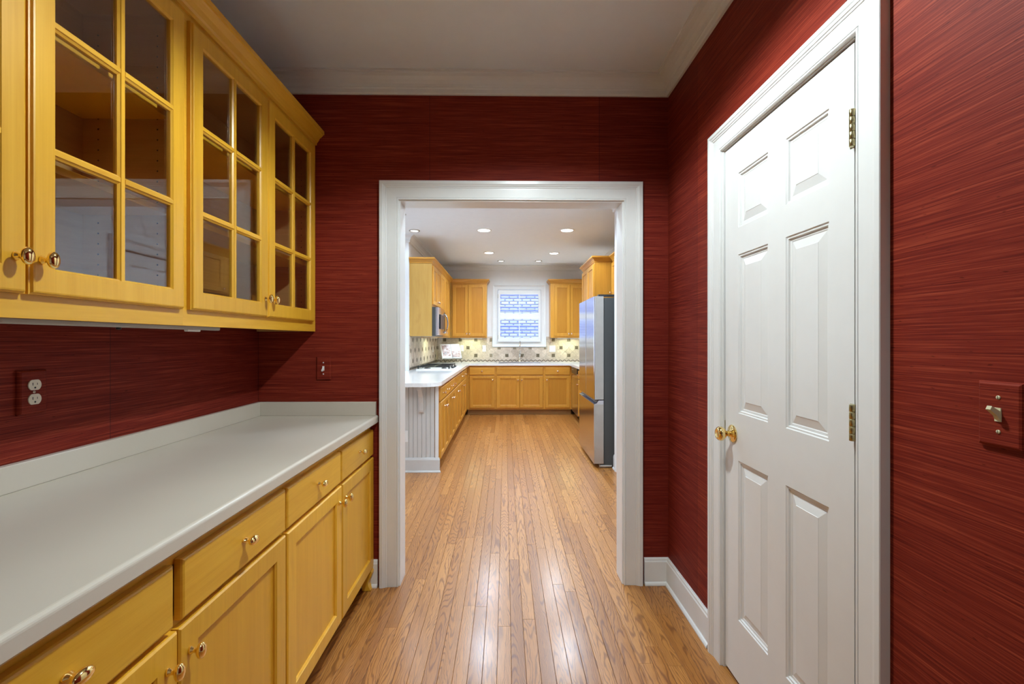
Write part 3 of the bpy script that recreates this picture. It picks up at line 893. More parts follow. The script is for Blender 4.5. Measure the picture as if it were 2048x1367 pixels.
# ------------------------------------------------------------------ kitchen: tile backsplash
HD = 0.0728
def clip(poly, a, b, c):
    out = []
    n = len(poly)
    for i in range(n):
        p, q = poly[i], poly[(i + 1) % n]
        dp, dq = a * p[0] + b * p[1] - c, a * q[0] + b * q[1] - c
        if dp <= 0: out.append(p)
        if dp * dq < 0:
            t = dp / (dp - dq)
            out.append((p[0] + (q[0] - p[0]) * t, p[1] + (q[1] - p[1]) * t))
    return out
def cliprect(poly, a0, a1, b0, b1):
    for (a, b, c) in ((-1, 0, -a0), (1, 0, a1), (0, -1, -b0), (0, 1, b1)):
        poly = clip(poly, a, b, c)
        if len(poly) < 3: return []
    return poly
def area(p):
    return abs(sum(p[i][0] * p[(i + 1) % len(p)][1] - p[(i + 1) % len(p)][0] * p[i][1] for i in range(len(p)))) / 2
def tiled(fr, parent, rects, ax, az, acc_rects):
    """diagonal field tiles with square accents on every other crossing"""
    for (a0, a1, b0, b1) in rects:
        MB().box(fr, a0, a1, b0, b1, 0.0005, 0.004).build('grout_bed', 'grout', parent)
        i0, i1 = int((a0 - ax) / HD) - 2, int((a1 - ax) / HD) + 3
        j0, j1 = int((b0 - az) / HD) - 2, int((b1 - az) / HD) + 3
        g = 0.0015
        r = HD - 0.0022
        cut = 0.034
        for i in range(i0, i1):
            for j in range(j0, j1):
                ca, cb = ax + i * HD, az + j * HD
                if (i + j) % 2 == 1:
                    P = [(ca - r, cb), (ca, cb - r), (ca + r, cb), (ca, cb + r)]
                    # clip the corner that meets an accent
                    for (da, db) in ((1, 0), (-1, 0), (0, 1), (0, -1)):
                        ii, jj = i + da, j + db
                        if ii % 2 == 0 and jj % 2 == 0 and (ii // 2 + jj // 2) % 2 == 0:
                            P = clip(P, da, db, da * ca + db * cb + HD - cut)
                    P = cliprect(P, a0 + g, a1 - g, b0 + g, b1 - g)
                    if len(P) > 2 and area(P) > 2e-4:
                        MB().prism(fr, P, 0.003, 0.0095 + random.random() * 0.0015).build('tile', 'tile', parent)
        for i in range(i0, i1):
            for j in range(j0, j1):
                if i % 2 == 0 and j % 2 == 0 and (i // 2 + j // 2) % 2 == 0:
                    ca, cb = ax + i * HD, az + j * HD
                    s = 0.029
                    A0, A1, B0, B1 = max(ca - s, a0 + g), min(ca + s, a1 - g), max(cb - s, b0 + g), min(cb + s, b1 - g)
                    if A1 - A0 > 0.02 and B1 - B0 > 0.02:
                        t = MB().cbox(fr, A0, A1, B0, B1, 0.003, 0.012, 0.002).build('accent_tile', 'accent', parent)
                        if A1 - A0 > 0.055 and B1 - B0 > 0.055:
                            m = MB().loops(fr, ca - 0.022, ca + 0.022, cb - 0.022, cb + 0.022, [(0, 0.0119), (0, 0.0135), (0.007, 0.0135), (0.007, 0.0121)], False)
                            m.lathe(fr, ca, cb, [(0.009, 0.0119), (0.008, 0.015), (0, 0.016)], 10)
                            m.build('relief', 'accentdark', t)
def border(fr, parent, a0, a1, phase=0.0):
    MB().box(fr, a0, a1, 0.9005, 0.944, 0.0005, 0.007).build('border_tile', 'tile', parent)
    m = MB()
    n = int((a1 - a0) / 0.0076)
    up, lo = [], []
    for k in range(n + 1):
        a = a0 + (a1 - a0) * k / n
        z = 0.922 + 0.0125 * math.sin(2 * math.pi * (a + phase) / 0.0785)
        s = math.cos(2 * math.pi * (a + phase) / 0.0785)
        wd = 0.0055 * math.sqrt(1 + s * s)
        up.append((a, min(z + wd, 0.943))); lo.append((a, max(z - wd, 0.9015)))
    vs, fs = [], []
    for (a, zu), (_, zl) in zip(up, lo):
        vs += [fr.p(a, zu, 0.0065), fr.p(a, zl, 0.0065), fr.p(a, zu, 0.0115), fr.p(a, zl, 0.0115)]
    for k in range(n):
        o = 4 * k
        fs += [(o + 2, o + 6, o + 7, o + 3), (o, o + 4, o + 6, o + 2), (o + 1, o + 5, o + 7, o + 3)]
    m.add(vs, fs)
    m.build('rope_border', 'accentdark', parent)
fkb = FS(KY)
tiled(fkb, wall_kb, [(-1.27, -0.238, 0.946, 1.372), (-0.238, 0.774, 0.946, 1.172), (0.774, 1.70, 0.946, 1.372)], 1.054, 1.165, None)
border(fkb, wall_kb, -1.268, 1.70)
fkl = FE(KX0)
tiled(fkl, wall_kl, [(6.085, 8.545, 0.946, 1.372)], 8.55 - 0.07, 1.165, None)
border(fkl, wall_kl, 6.085, 8.535)

# ------------------------------------------------------------------ window_1 with plantation shutter
wc = [(0, 0), (0, 0.010), (0.006, 0.012), (0.060, 0.014), (0.066, 0.018), (0.074, 0.019), (0.080, 0.026), (0.098, 0.026), (0.098, 0)]
win = MB().casing(FS(KY), -0.137, 0.673, 2.25, wc, 1.280, True).build('window_1', 'trim')
struct(win, 'white cased kitchen window above the sink', 'window')
m = MB()
m.grid(FS(KY), [-0.134, -0.09, 0.63, 0.671], [1.283, 1.33, 1.745, 1.785, 2.20, 2.245], lambda i, j: not (i == 1 and j in (1, 3)), -0.10, -0.07)
m.build('sash', 'trim', win)
for (b0, b1) in ((1.33, 1.745), (1.785, 2.20)):
    MB().box(FS(KY), -0.09, 0.63, b0, b1, -0.087, -0.083).build('pane', 'winglass', win)
sh = thing('shutter', 'white louvered plantation shutter filling the kitchen window', 'shutter', (0.268, KY, 1.27))
fs_ = FS(KY - 0.026)
MB().grid(fs_, [-0.128, -0.088, 0.626, 0.666], [1.276, 1.352, 1.700, 1.805, 2.156, 2.240], lambda i, j: not (i == 1 and j in (1, 3)), 0.001, 0.026).build('frame', 'trim', sh)
for zb, n in ((1.352, 7), (1.805, 7)):
    pitch = 0.349 / n
    for k in range(n):
        zc = zb + pitch * (k + 0.5)
        ang = R(14)
        P = []
        for q in range(10):
            t = 2 * math.pi * q / 10
            u, v = 0.0225 * math.cos(t), 0.0042 * math.sin(t)
            P.append((0.0135 + u * math.cos(ang) - v * math.sin(ang), zc + u * math.sin(ang) + v * math.cos(ang)))
        f2 = Fr((0, KY - 0.026, 0), (0, -1, 0), (0, 0, 1), (1, 0, 0))
        MB().prism(f2, P, -0.087, 0.625, False).build('louver', 'trim', sh)
MB().cbox(fs_, 0.263, 0.273, 1.33, 1.715, 0.036, 0.046, 0.002).build('tilt_rod', 'trim', sh)
MB().cbox(fs_, 0.263, 0.273, 1.785, 2.17, 0.036, 0.046, 0.002).build('tilt_rod', 'trim', sh)
for z in (1.33, 2.09):
    MB().box(fs_, -0.133, -0.127, z, z + 0.07, 0.018, 0.030).build('hinge', 'oldbrass', sh)
w2 = MB().casing(FE(-4.0), 3.1, 5.5, 2.25, CASING, 0.75, True).build('added_daylight_window', 'trim')
struct(w2, 'added white cased window giving fill daylight, unseen on the left', 'window')  # unseen window, added to bring cool even daylight into the kitchen
MB().grid(FE(-4.0), [3.1, 3.16, 4.27, 4.33, 5.44, 5.5], [0.75, 0.81, 1.48, 1.52, 2.19, 2.25], lambda i, j: not (i in (1, 3) and j in (1, 3)), -0.08, -0.05).build('sash', 'trim', w2)
for a0 in (3.16, 4.33):
    for b0 in (0.81, 1.52):
        MB().box(FE(-4.0), a0, a0 + 1.11, b0, b0 + 0.67, -0.067, -0.063).build('pane', 'winglass', w2)
# neighbouring house seen through the louvers
o = MB().box(W, -3.5, 4.0, 11.2, 11.4, -0.5, 5.0).build('neighbour_wall', 'brickext')
tag(o, 'pale bluish brick wall of a house outside the kitchen window', 'building', None, 'structure')
o = MB().box(W, -8, 8, 8.68, 16, -0.6, -0.5).build('ground', 'grout'); tag(o, 'bare ground outside the kitchen window', 'ground', None, 'structure')

# ------------------------------------------------------------------ kitchen base cabinets
KM = dict(mv='kmaple_v', kmat='bronze')
FKB = FS(7.945)
def kbase(label, fr, a0, a1, toe, carc, drs, doors, group, dz=(0.700, 0.828), oz=(0.125, 0.685), ctop=0.862):
    t = thing('base_cabinet', label, 'cabinet', fr.p((a0 + a1) / 2, 0, -0.3), group)
    MB().box(fr, a0, a1, 0.098, ctop, -carc, -0.021).build('carcass', 'kmaple_v', t)
    MB().box(fr, a0, a1, 0.002, 0.097, -carc, -toe).build('toe_kick', 'toe', t)
    MB().box(fr, a0, a1, 0.098, 0.862, -0.0205, 0).build('face_frame', 'kmaple_h', t)
    for (x0, x1, ks) in drs:
        drawer(fr, x0, x1, dz[0], dz[1], t, 'kmaple_h', knobs=[(k, (dz[0] + dz[1]) / 2) for k in ks], kmat='bronze', klong='r', name='drawer' if ks else 'false_front')
    for (x0, x1, ks) in doors:
        shaker(fr, x0, x1, oz[0], oz[1], t, 'kmaple_v', 0.056, 0.045, 0.020, (ks, oz[1] - 0.075) if ks else None, 'bronze', 'r')
    return t
G2 = 'base cabinets on the far kitchen wall'
kbase('maple base cabinet with drawer and door left of the sink cabinet', FKB, -0.6565, -0.164, 0.075, 0.59, [(-0.619, -0.183, (-0.401,))], [(-0.619, -0.183, -0.215)], G2)
kbase('double-door maple sink cabinet with a long false front', FKB, -0.164, 0.681, 0.075, 0.59, [(-0.146, 0.662, ())], [(-0.146, 0.2545, 0.226), (0.2595, 0.662, 0.290)], G2, ctop=0.69)
kbase('maple base cabinet with drawer and door right of the sink cabinet', FKB, 0.681, 1.162, 0.075, 0.59, [(0.700, 1.135, (0.918,))], [(0.700, 1.135, 0.730)], G2)
FKL = FE(-0.657)
G3 = 'base cabinets of the left kitchen run'
def pair(a0, a1): return (a0 + 0.010, (a0 + a1) / 2 - 0.0025), ((a0 + a1) / 2 + 0.0025, a1 - 0.010)
runs = [(4.530, 5.190, 'two drawers, at the peninsula end', 2), (5.190, 5.860, 'one wide two-knob drawer, second from the peninsula end', 1),
        (5.860, 6.580, 'a knobless false front under the cooktop', 0), (6.580, 7.440, 'two drawers, at the inside corner beside the sink run', 2)]
for (a0, a1, lb, nd) in runs:
    (p0, p1), (q0, q1) = pair(a0, a1)
    if nd == 2: drs = [(p0, p1, ((p0 + p1) / 2,)), (q0, q1, ((q0 + q1) / 2,))]
    elif nd == 1: drs = [(p0, q1, (p0 + 0.2, q1 - 0.2))]
    else: drs = [(p0, q1, ())]
    end = 7.940 if a0 > 6.5 else a1
    kbase('maple double-door base cabinet with ' + lb, FKL, a0, end, 0.075, 0.60, drs, [(p0, p1, p1 - 0.03), (q0, q1, q0 + 0.03)], G3)

# peninsula end panel
pen = thing('peninsula_panel', 'grey-white beadboard end panel under the rounded kitchen counter', 'panel', (-1.0, 4.52, 0))
x = -1.42
while x < -0.700:
    x1 = min(x + 0.0425, -0.693)
    MB().loops(FS(4.529), x, x1, 0.10, 0.862, [(0, 0), (0, 0.003), (0.0045, 0.010)], True, True, (1, 1, 0, 0)).build('board', 'grey', pen)
    x += 0.0425
MB().cbox(FS(4.529), -0.692, -0.6585, 0.0, 0.862, 0, 0.016, 0.004).build('corner_post', 'trim', pen)
MB().run((-1.42, 4.519, 0), (-0.6575, 4.519, 0), (0, -1, 0), BASEB, 0, -1).build('baseboard', 'grey', pen)
MB().run((-0.6565, 4.519, 0), (-0.6565, 4.5295, 0), (1, 0, 0), [(q * 0.6, z) for q, z in BASEB], -1, 0).build('baseboard', 'trim', pen)
# corbel
P = [(0.0, 0.8615), (0.15, 0.8615), (0.15, 0.83), (0.135, 0.82), (0.11, 0.79), (0.075, 0.75), (0.05, 0.69), (0.045, 0.62), (0.035, 0.595), (0.0, 0.585)]
o = MB().prism(Fr((0, 4.518, 0), (0, -1, 0), (0, 0, 1), (1, 0, 0)), P, -0.842, -0.800).build('corbel', 'grey')
tag(o, 'scrolled grey-white bracket holding up the counter overhang', 'bracket')
outlet('white outlet low on the beadboard peninsula end', FS(4.519), -1.033, -0.961, 0.297, 0.409, 'white', 'white', 0.006, 'white wall plates in the kitchen')

# ------------------------------------------------------------------ kitchen countertop with sink hole
ZT0, ZT1 = 0.863, 0.900
SX0, SX1, SY0, SY1 = -0.12, 0.64, 8.03, 8.40
mb = MB().grid(W, [-1.278, -0.617, SX0, SX1, 1.122, 1.718], [6.075, 6.88, 7.915, SY0, SY1, 8.548],
               lambda i, j: (j >= 2 or i == 0 or (i == 4 and j == 1)) and not (i == 2 and j == 3), ZT0, ZT1)
P = [(-1.47, 4.285)]
for k in range(9):
    t = -math.pi / 2 + k / 8 * math.pi / 2
    P.append((-0.617 - 0.19 + 0.19 * math.cos(t), 4.285 + 0.19 + 0.19 * math.sin(t)))
P += [(-0.617, 6.075), (-1.278, 6.075), (-1.47, 6.072)]
mb.prism(W, P, ZT0, ZT1)
kc = mb.build('kitchen_countertop', 'kcounter'); tag(kc, 'white polished stone countertop around the kitchen with rounded peninsula end', 'countertop')
sink = thing('kitchen_sink', 'stainless sink set into the counter under the window', 'sink', (0.26, 8.2, 0.70))
MB().ring(W, SX0 - 0.02, SX1 + 0.02, SY0 - 0.02, SY1 + 0.02, [(0, ZT1 + 0.0002), (0.002, ZT1 + 0.0018), (0.024, ZT1 + 0.0018), (0.026, ZT1 - 0.005)]).build('rim', 'steelside', sink)
mb = MB().loops(W, SX0 + 0.006, SX1 - 0.006, SY0 + 0.006, SY1 - 0.006, [(0, ZT1 - 0.002), (0.01, 0.74), (0.03, 0.72)], True)
mb.lathe(W, 0.26, 8.21, [(0.045, 0.7205), (0.04, 0.723), (0.0, 0.722)], 18)
mb.build('basin', 'steel', sink)
# faucet
fa = thing('faucet', 'tall chrome pull-down faucet behind the kitchen sink', 'faucet', (0.275, 8.47, ZT1))
MB().lathe(W, 0.275, 8.47, [(0.030, ZT1 + .0005), (0.030, ZT1 + 0.006), (0.022, ZT1 + 0.012), (0.020, ZT1 + 0.05), (0.016, ZT1 + 0.10)], 20).build('base', 'chrome', fa)
pts = [(0.275, 8.47, ZT1 + 0.09)]
for k in range(13):
    t = math.pi * k / 12
    pts.append((0.275, 8.47 - 0.085 + 0.085 * math.cos(t), ZT1 + 0.30 + 0.085 * math.sin(t)))
pts.append((0.275, 8.30, ZT1 + 0.26))
MB().tube(pts, 0.0125, 12).build('spout', 'chrome', fa)
MB().lathe(W, 0.275, 8.30, [(0.013, ZT1 + 0.265), (0.017, ZT1 + 0.24), (0.019, ZT1 + 0.17), (0.016, ZT1 + 0.155), (0, ZT1 + 0.155)], 16).build('spray_head', 'chrome', fa)
MB().tube([(0.293, 8.47, ZT1 + 0.06), (0.325, 8.465, ZT1 + 0.075), (0.345, 8.46, ZT1 + 0.115)], [0.008, 0.006, 0.005], 8).build('lever', 'chrome', fa)

# cooktop
ck = thing('cooktop', 'white gas cooktop with black grates on the left kitchen counter', 'cooktop', (-0.96, 6.58, ZT1))
MB().cbox(W, -1.21, -0.705, 6.20, 6.96, ZT1 + .0005, ZT1 + 0.012, 0.004).build('top', 'white', ck)
for (cx, cy, r) in ((-1.08, 6.36, 0.045), (-0.85, 6.36, 0.035), (-1.08, 6.80, 0.04), (-0.85, 6.80, 0.045)):
    MB().lathe(W, cx, cy, [(r, ZT1 + 0.012), (r, ZT1 + 0.02), (r * 0.7, ZT1 + 0.026), (0, ZT1 + 0.027)], 18).build('burner', 'black', ck)
for gy0, gy1 in ((6.235, 6.565), (6.595, 6.925)):
    g = MB()
    zt = ZT1 + 0.050
    b = 0.0065
    for xx in (-1.185, -0.965, -0.765):
        g.box(W, xx - b, xx + b, gy0, gy1, zt - 0.014, zt)
    for yy in (gy0, (gy0 + gy1) / 2, gy1):
        g.box(W, -1.185, -0.765, yy - b, yy + b, zt - 0.014, zt)
    for xx in (-1.185, -0.765):
        for yy in (gy0, gy1):
            g.box(W, xx - 0.009, xx + 0.009, yy - 0.009, yy + 0.009, ZT1 + 0.012, zt + 0.005)
    g.build('grate', 'black', ck)
for k in range(4):
    MB().lathe(W, -0.735, 6.40 + 0.12 * k, [(0.017, ZT1 + 0.012), (0.016, ZT1 + 0.03), (0.0, ZT1 + 0.031)], 14).build('control_knob', 'black', ck)

# cookbook on a wire stand
st = thing('book_stand', 'thin black wire stand holding the open cookbook', 'book stand', (-0.97, 8.25, ZT1))
PH, AL = R(26), R(30)                                              # turned to the right, leaning back
ex = Vector((math.cos(PH), math.sin(PH), 0))
eb = Vector((-math.sin(PH), math.cos(PH), 0))
tl = eb * math.sin(AL) + Vector((0, 0, math.cos(AL)))
nb = -eb * math.cos(AL) + Vector((0, 0, math.sin(AL)))
BC = Vector((-0.95, 8.17, ZT1 + 0.075))
def bk(a, b, d=0.0):                                                # a along the book, b up the page, d towards the viewer
    return BC + ex * (a + 0.97) + tl * b + nb * d
def foot(a, back, z):
    p = BC + ex * (a + 0.97) + eb * back
    return (p.x, p.y, z)
m = MB()
m.tube([bk(-1.13, -0.010, 0.035), bk(-1.13, -0.010, -0.004), bk(-1.13, 0.24, -0.004), bk(-0.79, 0.24, -0.004), bk(-0.79, -0.010, -0.004), bk(-0.79, -0.010, 0.035)], 0.003, 6)
m.tube([bk(-1.13, -0.010, 0.035), bk(-0.79, -0.010, 0.035)], 0.003, 6)
m.tube([bk(-1.13, -0.010, -0.004), bk(-0.79, -0.010, -0.004)], 0.003, 6)
for xx in (-1.11, -0.81):
    m.tube([bk(xx, 0.23, -0.004), foot(xx, 0.22, ZT1 + 0.006)], 0.003, 6)
    m.tube([bk(xx, -0.01, -0.004), foot(xx, -0.015, ZT1 + 0.03), foot(xx, -0.05, ZT1 + 0.006), foot(xx, -0.07, ZT1 + 0.012)], 0.003, 6)
m.build('wire_frame', 'black', st)
book = thing('cookbook', 'open cookbook showing a food photograph on the wire stand', 'book', (-0.97, 8.2, ZT1 + 0.075))
fbk = Fr(bk(0, 0, 0.0), ex, tl, nb)
f = MB()
for (x0, x1, sg) in ((-1.150, -0.963, -1), (-0.957, -0.785, 1)):
    ax, bx = (x0, x1)
    P = []
    for k in range(9):
        u = k / 8
        xx = ax + (bx - ax) * u
        e = u if sg < 0 else 1 - u                                  # 1 at the spine
        P.append((xx, 0.010 + 0.012 * math.sin(math.pi * (0.15 + 0.75 * e)) * (1 - 0.4 * e)))
    P += [(bx, 0.002), (ax, 0.002)]
    MB().prism(Fr(fbk.O, ex, fbk.N, tl), P, 0.0, 0.29).build('page_block', 'paper', book)
MB().box(fbk, -1.155, -0.78, -0.004, 0.294, -0.001, 0.0018).build('cover', 'white', book)
MB().box(fbk, -1.128, -0.990, 0.045, 0.262, 0.0215, 0.0222).build('printed_photo', 'page', book)
MB().box(fbk, -0.962, -0.800, 0.025, 0.140, 0.0212, 0.0225).build('printed_photo', 'page', book)

GP = 'white wall plates in the kitchen'
fp = FS(KY - 0.0105)
outlet('white outlet plate on the backsplash right behind the cookbook', fp, -0.845, -0.775, 1.096, 1.214, 'white', 'white', 0.006, GP)
outlet('white outlet plate on the backsplash left of the window', fp, -0.424, -0.356, 1.090, 1.210, 'white', 'white', 0.006, GP)
outlet('white outlet plate on the left wall tile beside the cooktop', FE(KX0 + 0.0105), 8.00, 8.07, 1.096, 1.214, 'white', 'white', 0.006, GP)
t = thing('light_switch', 'white double rocker switch on the backsplash right of the window', 'light switch', (0.89, KY - .01, 1.145), GP)
plate(fp, 0.833, 0.947, 1.084, 1.206, t, 'white', 0.006)
f2 = FS(KY - 0.0165)
for xx in (0.866, 0.914):
    MB().cbox(f2, xx - 0.016, xx + 0.016, 1.113, 1.177, 0, 0.004, 0.002).build('rocker', 'white', t)

# ------------------------------------------------------------------ kitchen upper cabinets
G4 = 'kitchen upper cabinets'
def kcrown(x0, x1, y0, y1, sides, t):
    MB().loops(W, x0, x1, y0, y1, CABCROWN, True, True, sides).build('crown', 'kmaple_h', t)
def kupper(label, fr, a0, a1, z0, depth, doors, foot, sides, dz0=None):
    c = fr.p((a0 + a1) / 2, 0, -depth / 2)
    t = thing('upper_cabinet', label, 'cabinet', (c.x, c.y, z0), G4)
    MB().box(fr, a0, a1, z0, 2.3345, -depth, -0.021).build('carcass', 'kmaple_v', t)
    MB().box(fr, a0, a1, z0, 2.3345, -0.0205, 0).build('face_frame', 'kmaple_v', t)
    for (x0, x1, k) in doors:
        shaker(fr, x0, x1, z0 + 0.027, 2.307, t, 'kmaple_v', 0.052, 0.05, 0.020, (k, z0 + 0.075) if k else None, 'bronze', 'r')
    if foot:
        kcrown(*foot, sides, t)
    return t
kupper('maple upper cabinet with two doors left of the kitchen window', FS(8.25), -0.9795, -0.331, 1.349, 0.29, [(-0.948, -0.669, -0.692), (-0.664, -0.356, -0.640)],
       (-0.9795, -0.331, 8.25, 8.54), (0, 1, 1, 0))
kupper('maple upper cabinet with two doors right of the kitchen window', FS(8.25), 0.826, 1.50, 1.349, 0.29, [(0.893, 1.177, 1.153), (1.181, 1.465, 1.205)],
       (0.826, 1.50, 8.25, 8.54), (1, 0, 1, 0))
FKU = FE(-0.980)
t = kupper('short maple upper cabinet above the microwave', FKU, 6.128, 6.870, 1.760, 0.295, [(6.14, 6.497, 6.46), (6.50, 6.862, 6.54)],
           (-1.278, -0.980, 6.110, 6.87), (0, 1, 1, 0))
MB().box(W, -1.278, -0.980, 6.110, 6.1275, 1.358, 2.3345).build('side_panel', 'kveneer', t)
kupper('tall maple upper cabinet between microwave and kitchen corner', FKU, 6.870, 8.203, 1.349, 0.295, [(6.885, 7.335, 7.30), (7.338, 7.80, 7.37)], (-1.278, -0.980, 6.87, 8.203), (0, 1, 0, 0))
# microwave
mw = thing('microwave', 'steel over-range microwave with dark side hung above the cooktop', 'microwave', (-1.1, 6.5, 1.36))
MB().cbox(FE(-1.276), 6.130, 6.868, 1.362, 1.752, 0, 0.345, 0.003).build('body', 'dark', mw)
m = MB()
P = [(6.132, 0.0), (6.132, 0.022)]
for k in range(9):
    u = k / 8
    P.append((6.15 + 0.70 * u, 0.026 + 0.016 * math.sin(math.pi * u)))
P += [(6.866, 0.022), (6.866, 0.0)]
m.prism(Fr((-0.9305, 0, 0), (0, 1, 0), (1, 0, 0), (0, 0, 1)), P, 1.372, 1.750)
dr = m.build('door', 'steel', mw)
MB().cbox(FE(-0.893), 6.27, 6.62, 1.46, 1.66, 0, 0.009, 0.003).build('window', 'black', dr)
hp = []
for k in range(13):
    u = k / 12
    hp.append((-0.895 + 0.055 * math.sin(math.pi * min(1, max(0, u))) ** 0.5, 6.70, 1.41 + 0.28 * u))
MB().tube(hp, 0.010, 10).build('handle', 'steel', dr)
MB().cbox(FE(-0.9015), 6.735, 6.855, 1.40, 1.72, 0, 0.006, 0.002).build('control_panel', 'black', mw)
MB().box(W, -1.25, -0.95, 6.15, 6.85, 1.355, 1.3615).build('vent_plate', 'steelside', mw)

# ------------------------------------------------------------------ right side: refrigerator, dishwasher, pantry cabinet
rf = thing('refrigerator', 'stainless french-door refrigerator with dark sides by the right kitchen wall', 'refrigerator', (1.3, 5.08, 0))
MB().cbox(Fr((0, 4.63, 0), (1, 0, 0), (0, 0, 1), (0, 1, 0)), 1.013, 1.69, 0.035, 1.738, 0, 0.912, 0.004).build('body', 'dark', rf)
def fdoor(y0, y1, z0, z1, name):
    m = MB()
    f2 = Fr((1.006, 0, 0), (0, 1, 0), (0, 0, 1), (-1, 0, 0))
    m.loops(f2, y0, y1, z0, z1, [(0, 0.0), (0, 0.090), (0.002, 0.096), (0.006, 0.099)], True, True, (1, 1, 0.2, 0.2))
    return m
d = fdoor(4.626, 5.076, 0.700, 1.752, 'door').build('door', 'steel', rf)
MB().box(W, 0.921, 1.005, 4.6245, 4.6265, 0.702, 1.750).build('side_trim', 'steelside', d)
d = fdoor(5.102, 5.546, 0.700, 1.752, 'door').build('door', 'steel', rf)
P = [(0.0, 0.045), (0.099, 0.045), (0.099, 0.652), (0.070, 0.662), (0.052, 0.690), (0.0, 0.690)]
m = MB().prism(Fr((1.006, 0, 0), (-1, 0, 0), (0, 0, 1), (0, 1, 0)), P, 4.626, 5.546)
d = m.build('freezer_drawer', 'steel', rf)
MB().box(W, 0.911, 1.005, 4.6245, 4.6265, 0.047, 0.650).build('side_trim', 'steelside', d)
m = MB().prism(Fr((1.006, 0, 0), (-1, 0, 0), (0, 0, 1), (0, 1, 0)), [(0.0975, 0.6535), (0.0705, 0.6635), (0.0528, 0.690), (0.054, 0.692), (0.0715, 0.6655), (0.098, 0.6555)], 4.64, 5.54)
m.build('handle_recess', 'navy', d)  # dark navy lining paints the shade inside the grip
MB().cbox(W, 0.955, 1.30, 4.634, 4.70, 1.7525, 1.772, 0.003).build('hinge_cover', 'black', rf)
MB().cbox(W, 0.955, 1.30, 5.47, 5.535, 1.7525, 1.772, 0.003).build('hinge_cover', 'black', rf)
MB().cbox(Fr((0, 4.66, 0), (1, 0, 0), (0, 0, 1), (0, -1, 0)), 0.965, 1.10, 0.002, 0.034, 0, 0.03, 0.012).build('foot', 'steelside', rf)
MB().box(W, 0.975, 1.60, 4.68, 5.50, 0.004, 0.034).build('base_grille', 'black', rf)

dw = thing('dishwasher', 'dark steel dishwasher with black control strip beside the far cabinets', 'dishwasher', (1.4, 7.4, 0))
fdw = FW(1.165)
MB().box(W, 1.17, 1.70, 7.13, 7.735, 0.10, 0.860).build('body', 'dark', dw)
MB().cbox(fdw, 7.132, 7.733, 0.105, 0.745, -0.004, 0.022, 0.004).build('door', 'steel', dw)
cp = MB().cbox(fdw, 7.132, 7.733, 0.750, 0.858, -0.004, 0.034, 0.006).build('control_panel', 'black', dw)
for k in range(5):
    MB().box(fdw, 7.50 + 0.035 * k, 7.52 + 0.035 * k, 0.81, 0.82, 0.0335, 0.036).build('button', 'steelside', cp)
MB().box(W, 1.23, 1.69, 7.14, 7.73, 0.003, 0.098).build('toe_kick', 'black', dw)
t = kbase('narrow maple filler cabinet between dishwasher and far cabinets', FW(1.165), 7.738, 7.940, 0.06, 0.5, [], [], 'base cabinets on the right kitchen wall')
t = kbase('maple base cabinet between pantry cabinet and dishwasher', FW(1.165), 6.885, 7.128, 0.06, 0.5, [(6.895, 7.12, (7.01,))], [(6.895, 7.12, 7.09)], 'base cabinets on the right kitchen wall')

tp = thing('tall_cabinet', 'tall maple cabinet with crown rising behind the refrigerator', 'cabinet', (1.45, 6.42, 0))
FT = FW(1.182)
MB().box(W, 1.203, 1.715, 5.975, 6.870, 0.10, 2.3345).build('carcass', 'kmaple_v', tp)
MB().box(FT, 5.975, 6.870, 0.10, 2.3345, -0.0205, 0).build('face_frame', 'kmaple_v', tp)
MB().box(W, 1.25, 1.71, 5.98, 6.865, 0.002, 0.099).build('toe_kick', 'toe', tp)
for (p0, p1, k) in ((5.99, 6.42, 6.39), (6.424, 6.856, 6.455)):
    shaker(FT, p0, p1, 1.40, 2.307, tp, 'kmaple_v', 0.056, 0.05, 0.02, (k, 1.46), 'bronze', 'r')
    shaker(FT, p0, p1, 0.125, 1.39, tp, 'kmaple_v', 0.056, 0.05, 0.02, (k, 1.30), 'bronze', 'r')
kcrown(1.182, 1.715, 5.975, 6.870, (1, 0, 1, 1), tp)
t = thing('upper_cabinet', 'shallow maple cabinet on the wall above the refrigerator', 'cabinet', (1.55, 5.3, 1.86), G4)
FO = FW(1.405)
MB().box(W, 1.426, 1.715, 4.66, 5.922, 1.86, 2.3345).build('carcass', 'kmaple_v', t)
MB().box(FO, 4.66, 5.922, 1.86, 2.3345, -0.0205, 0).build('face_frame', 'kmaple_v', t)
for (p0, p1) in ((4.68, 5.095), (5.10, 5.525), (5.53, 5.905)):
    shaker(FO, p0, p1, 1.88, 2.307, t, 'kmaple_v', 0.056, 0.05, 0.02, (p1 - 0.03, 1.92), 'bronze', 'r')
kcrown(1.405, 1.715, 4.66, 5.922, (1, 0, 1, 0), t)

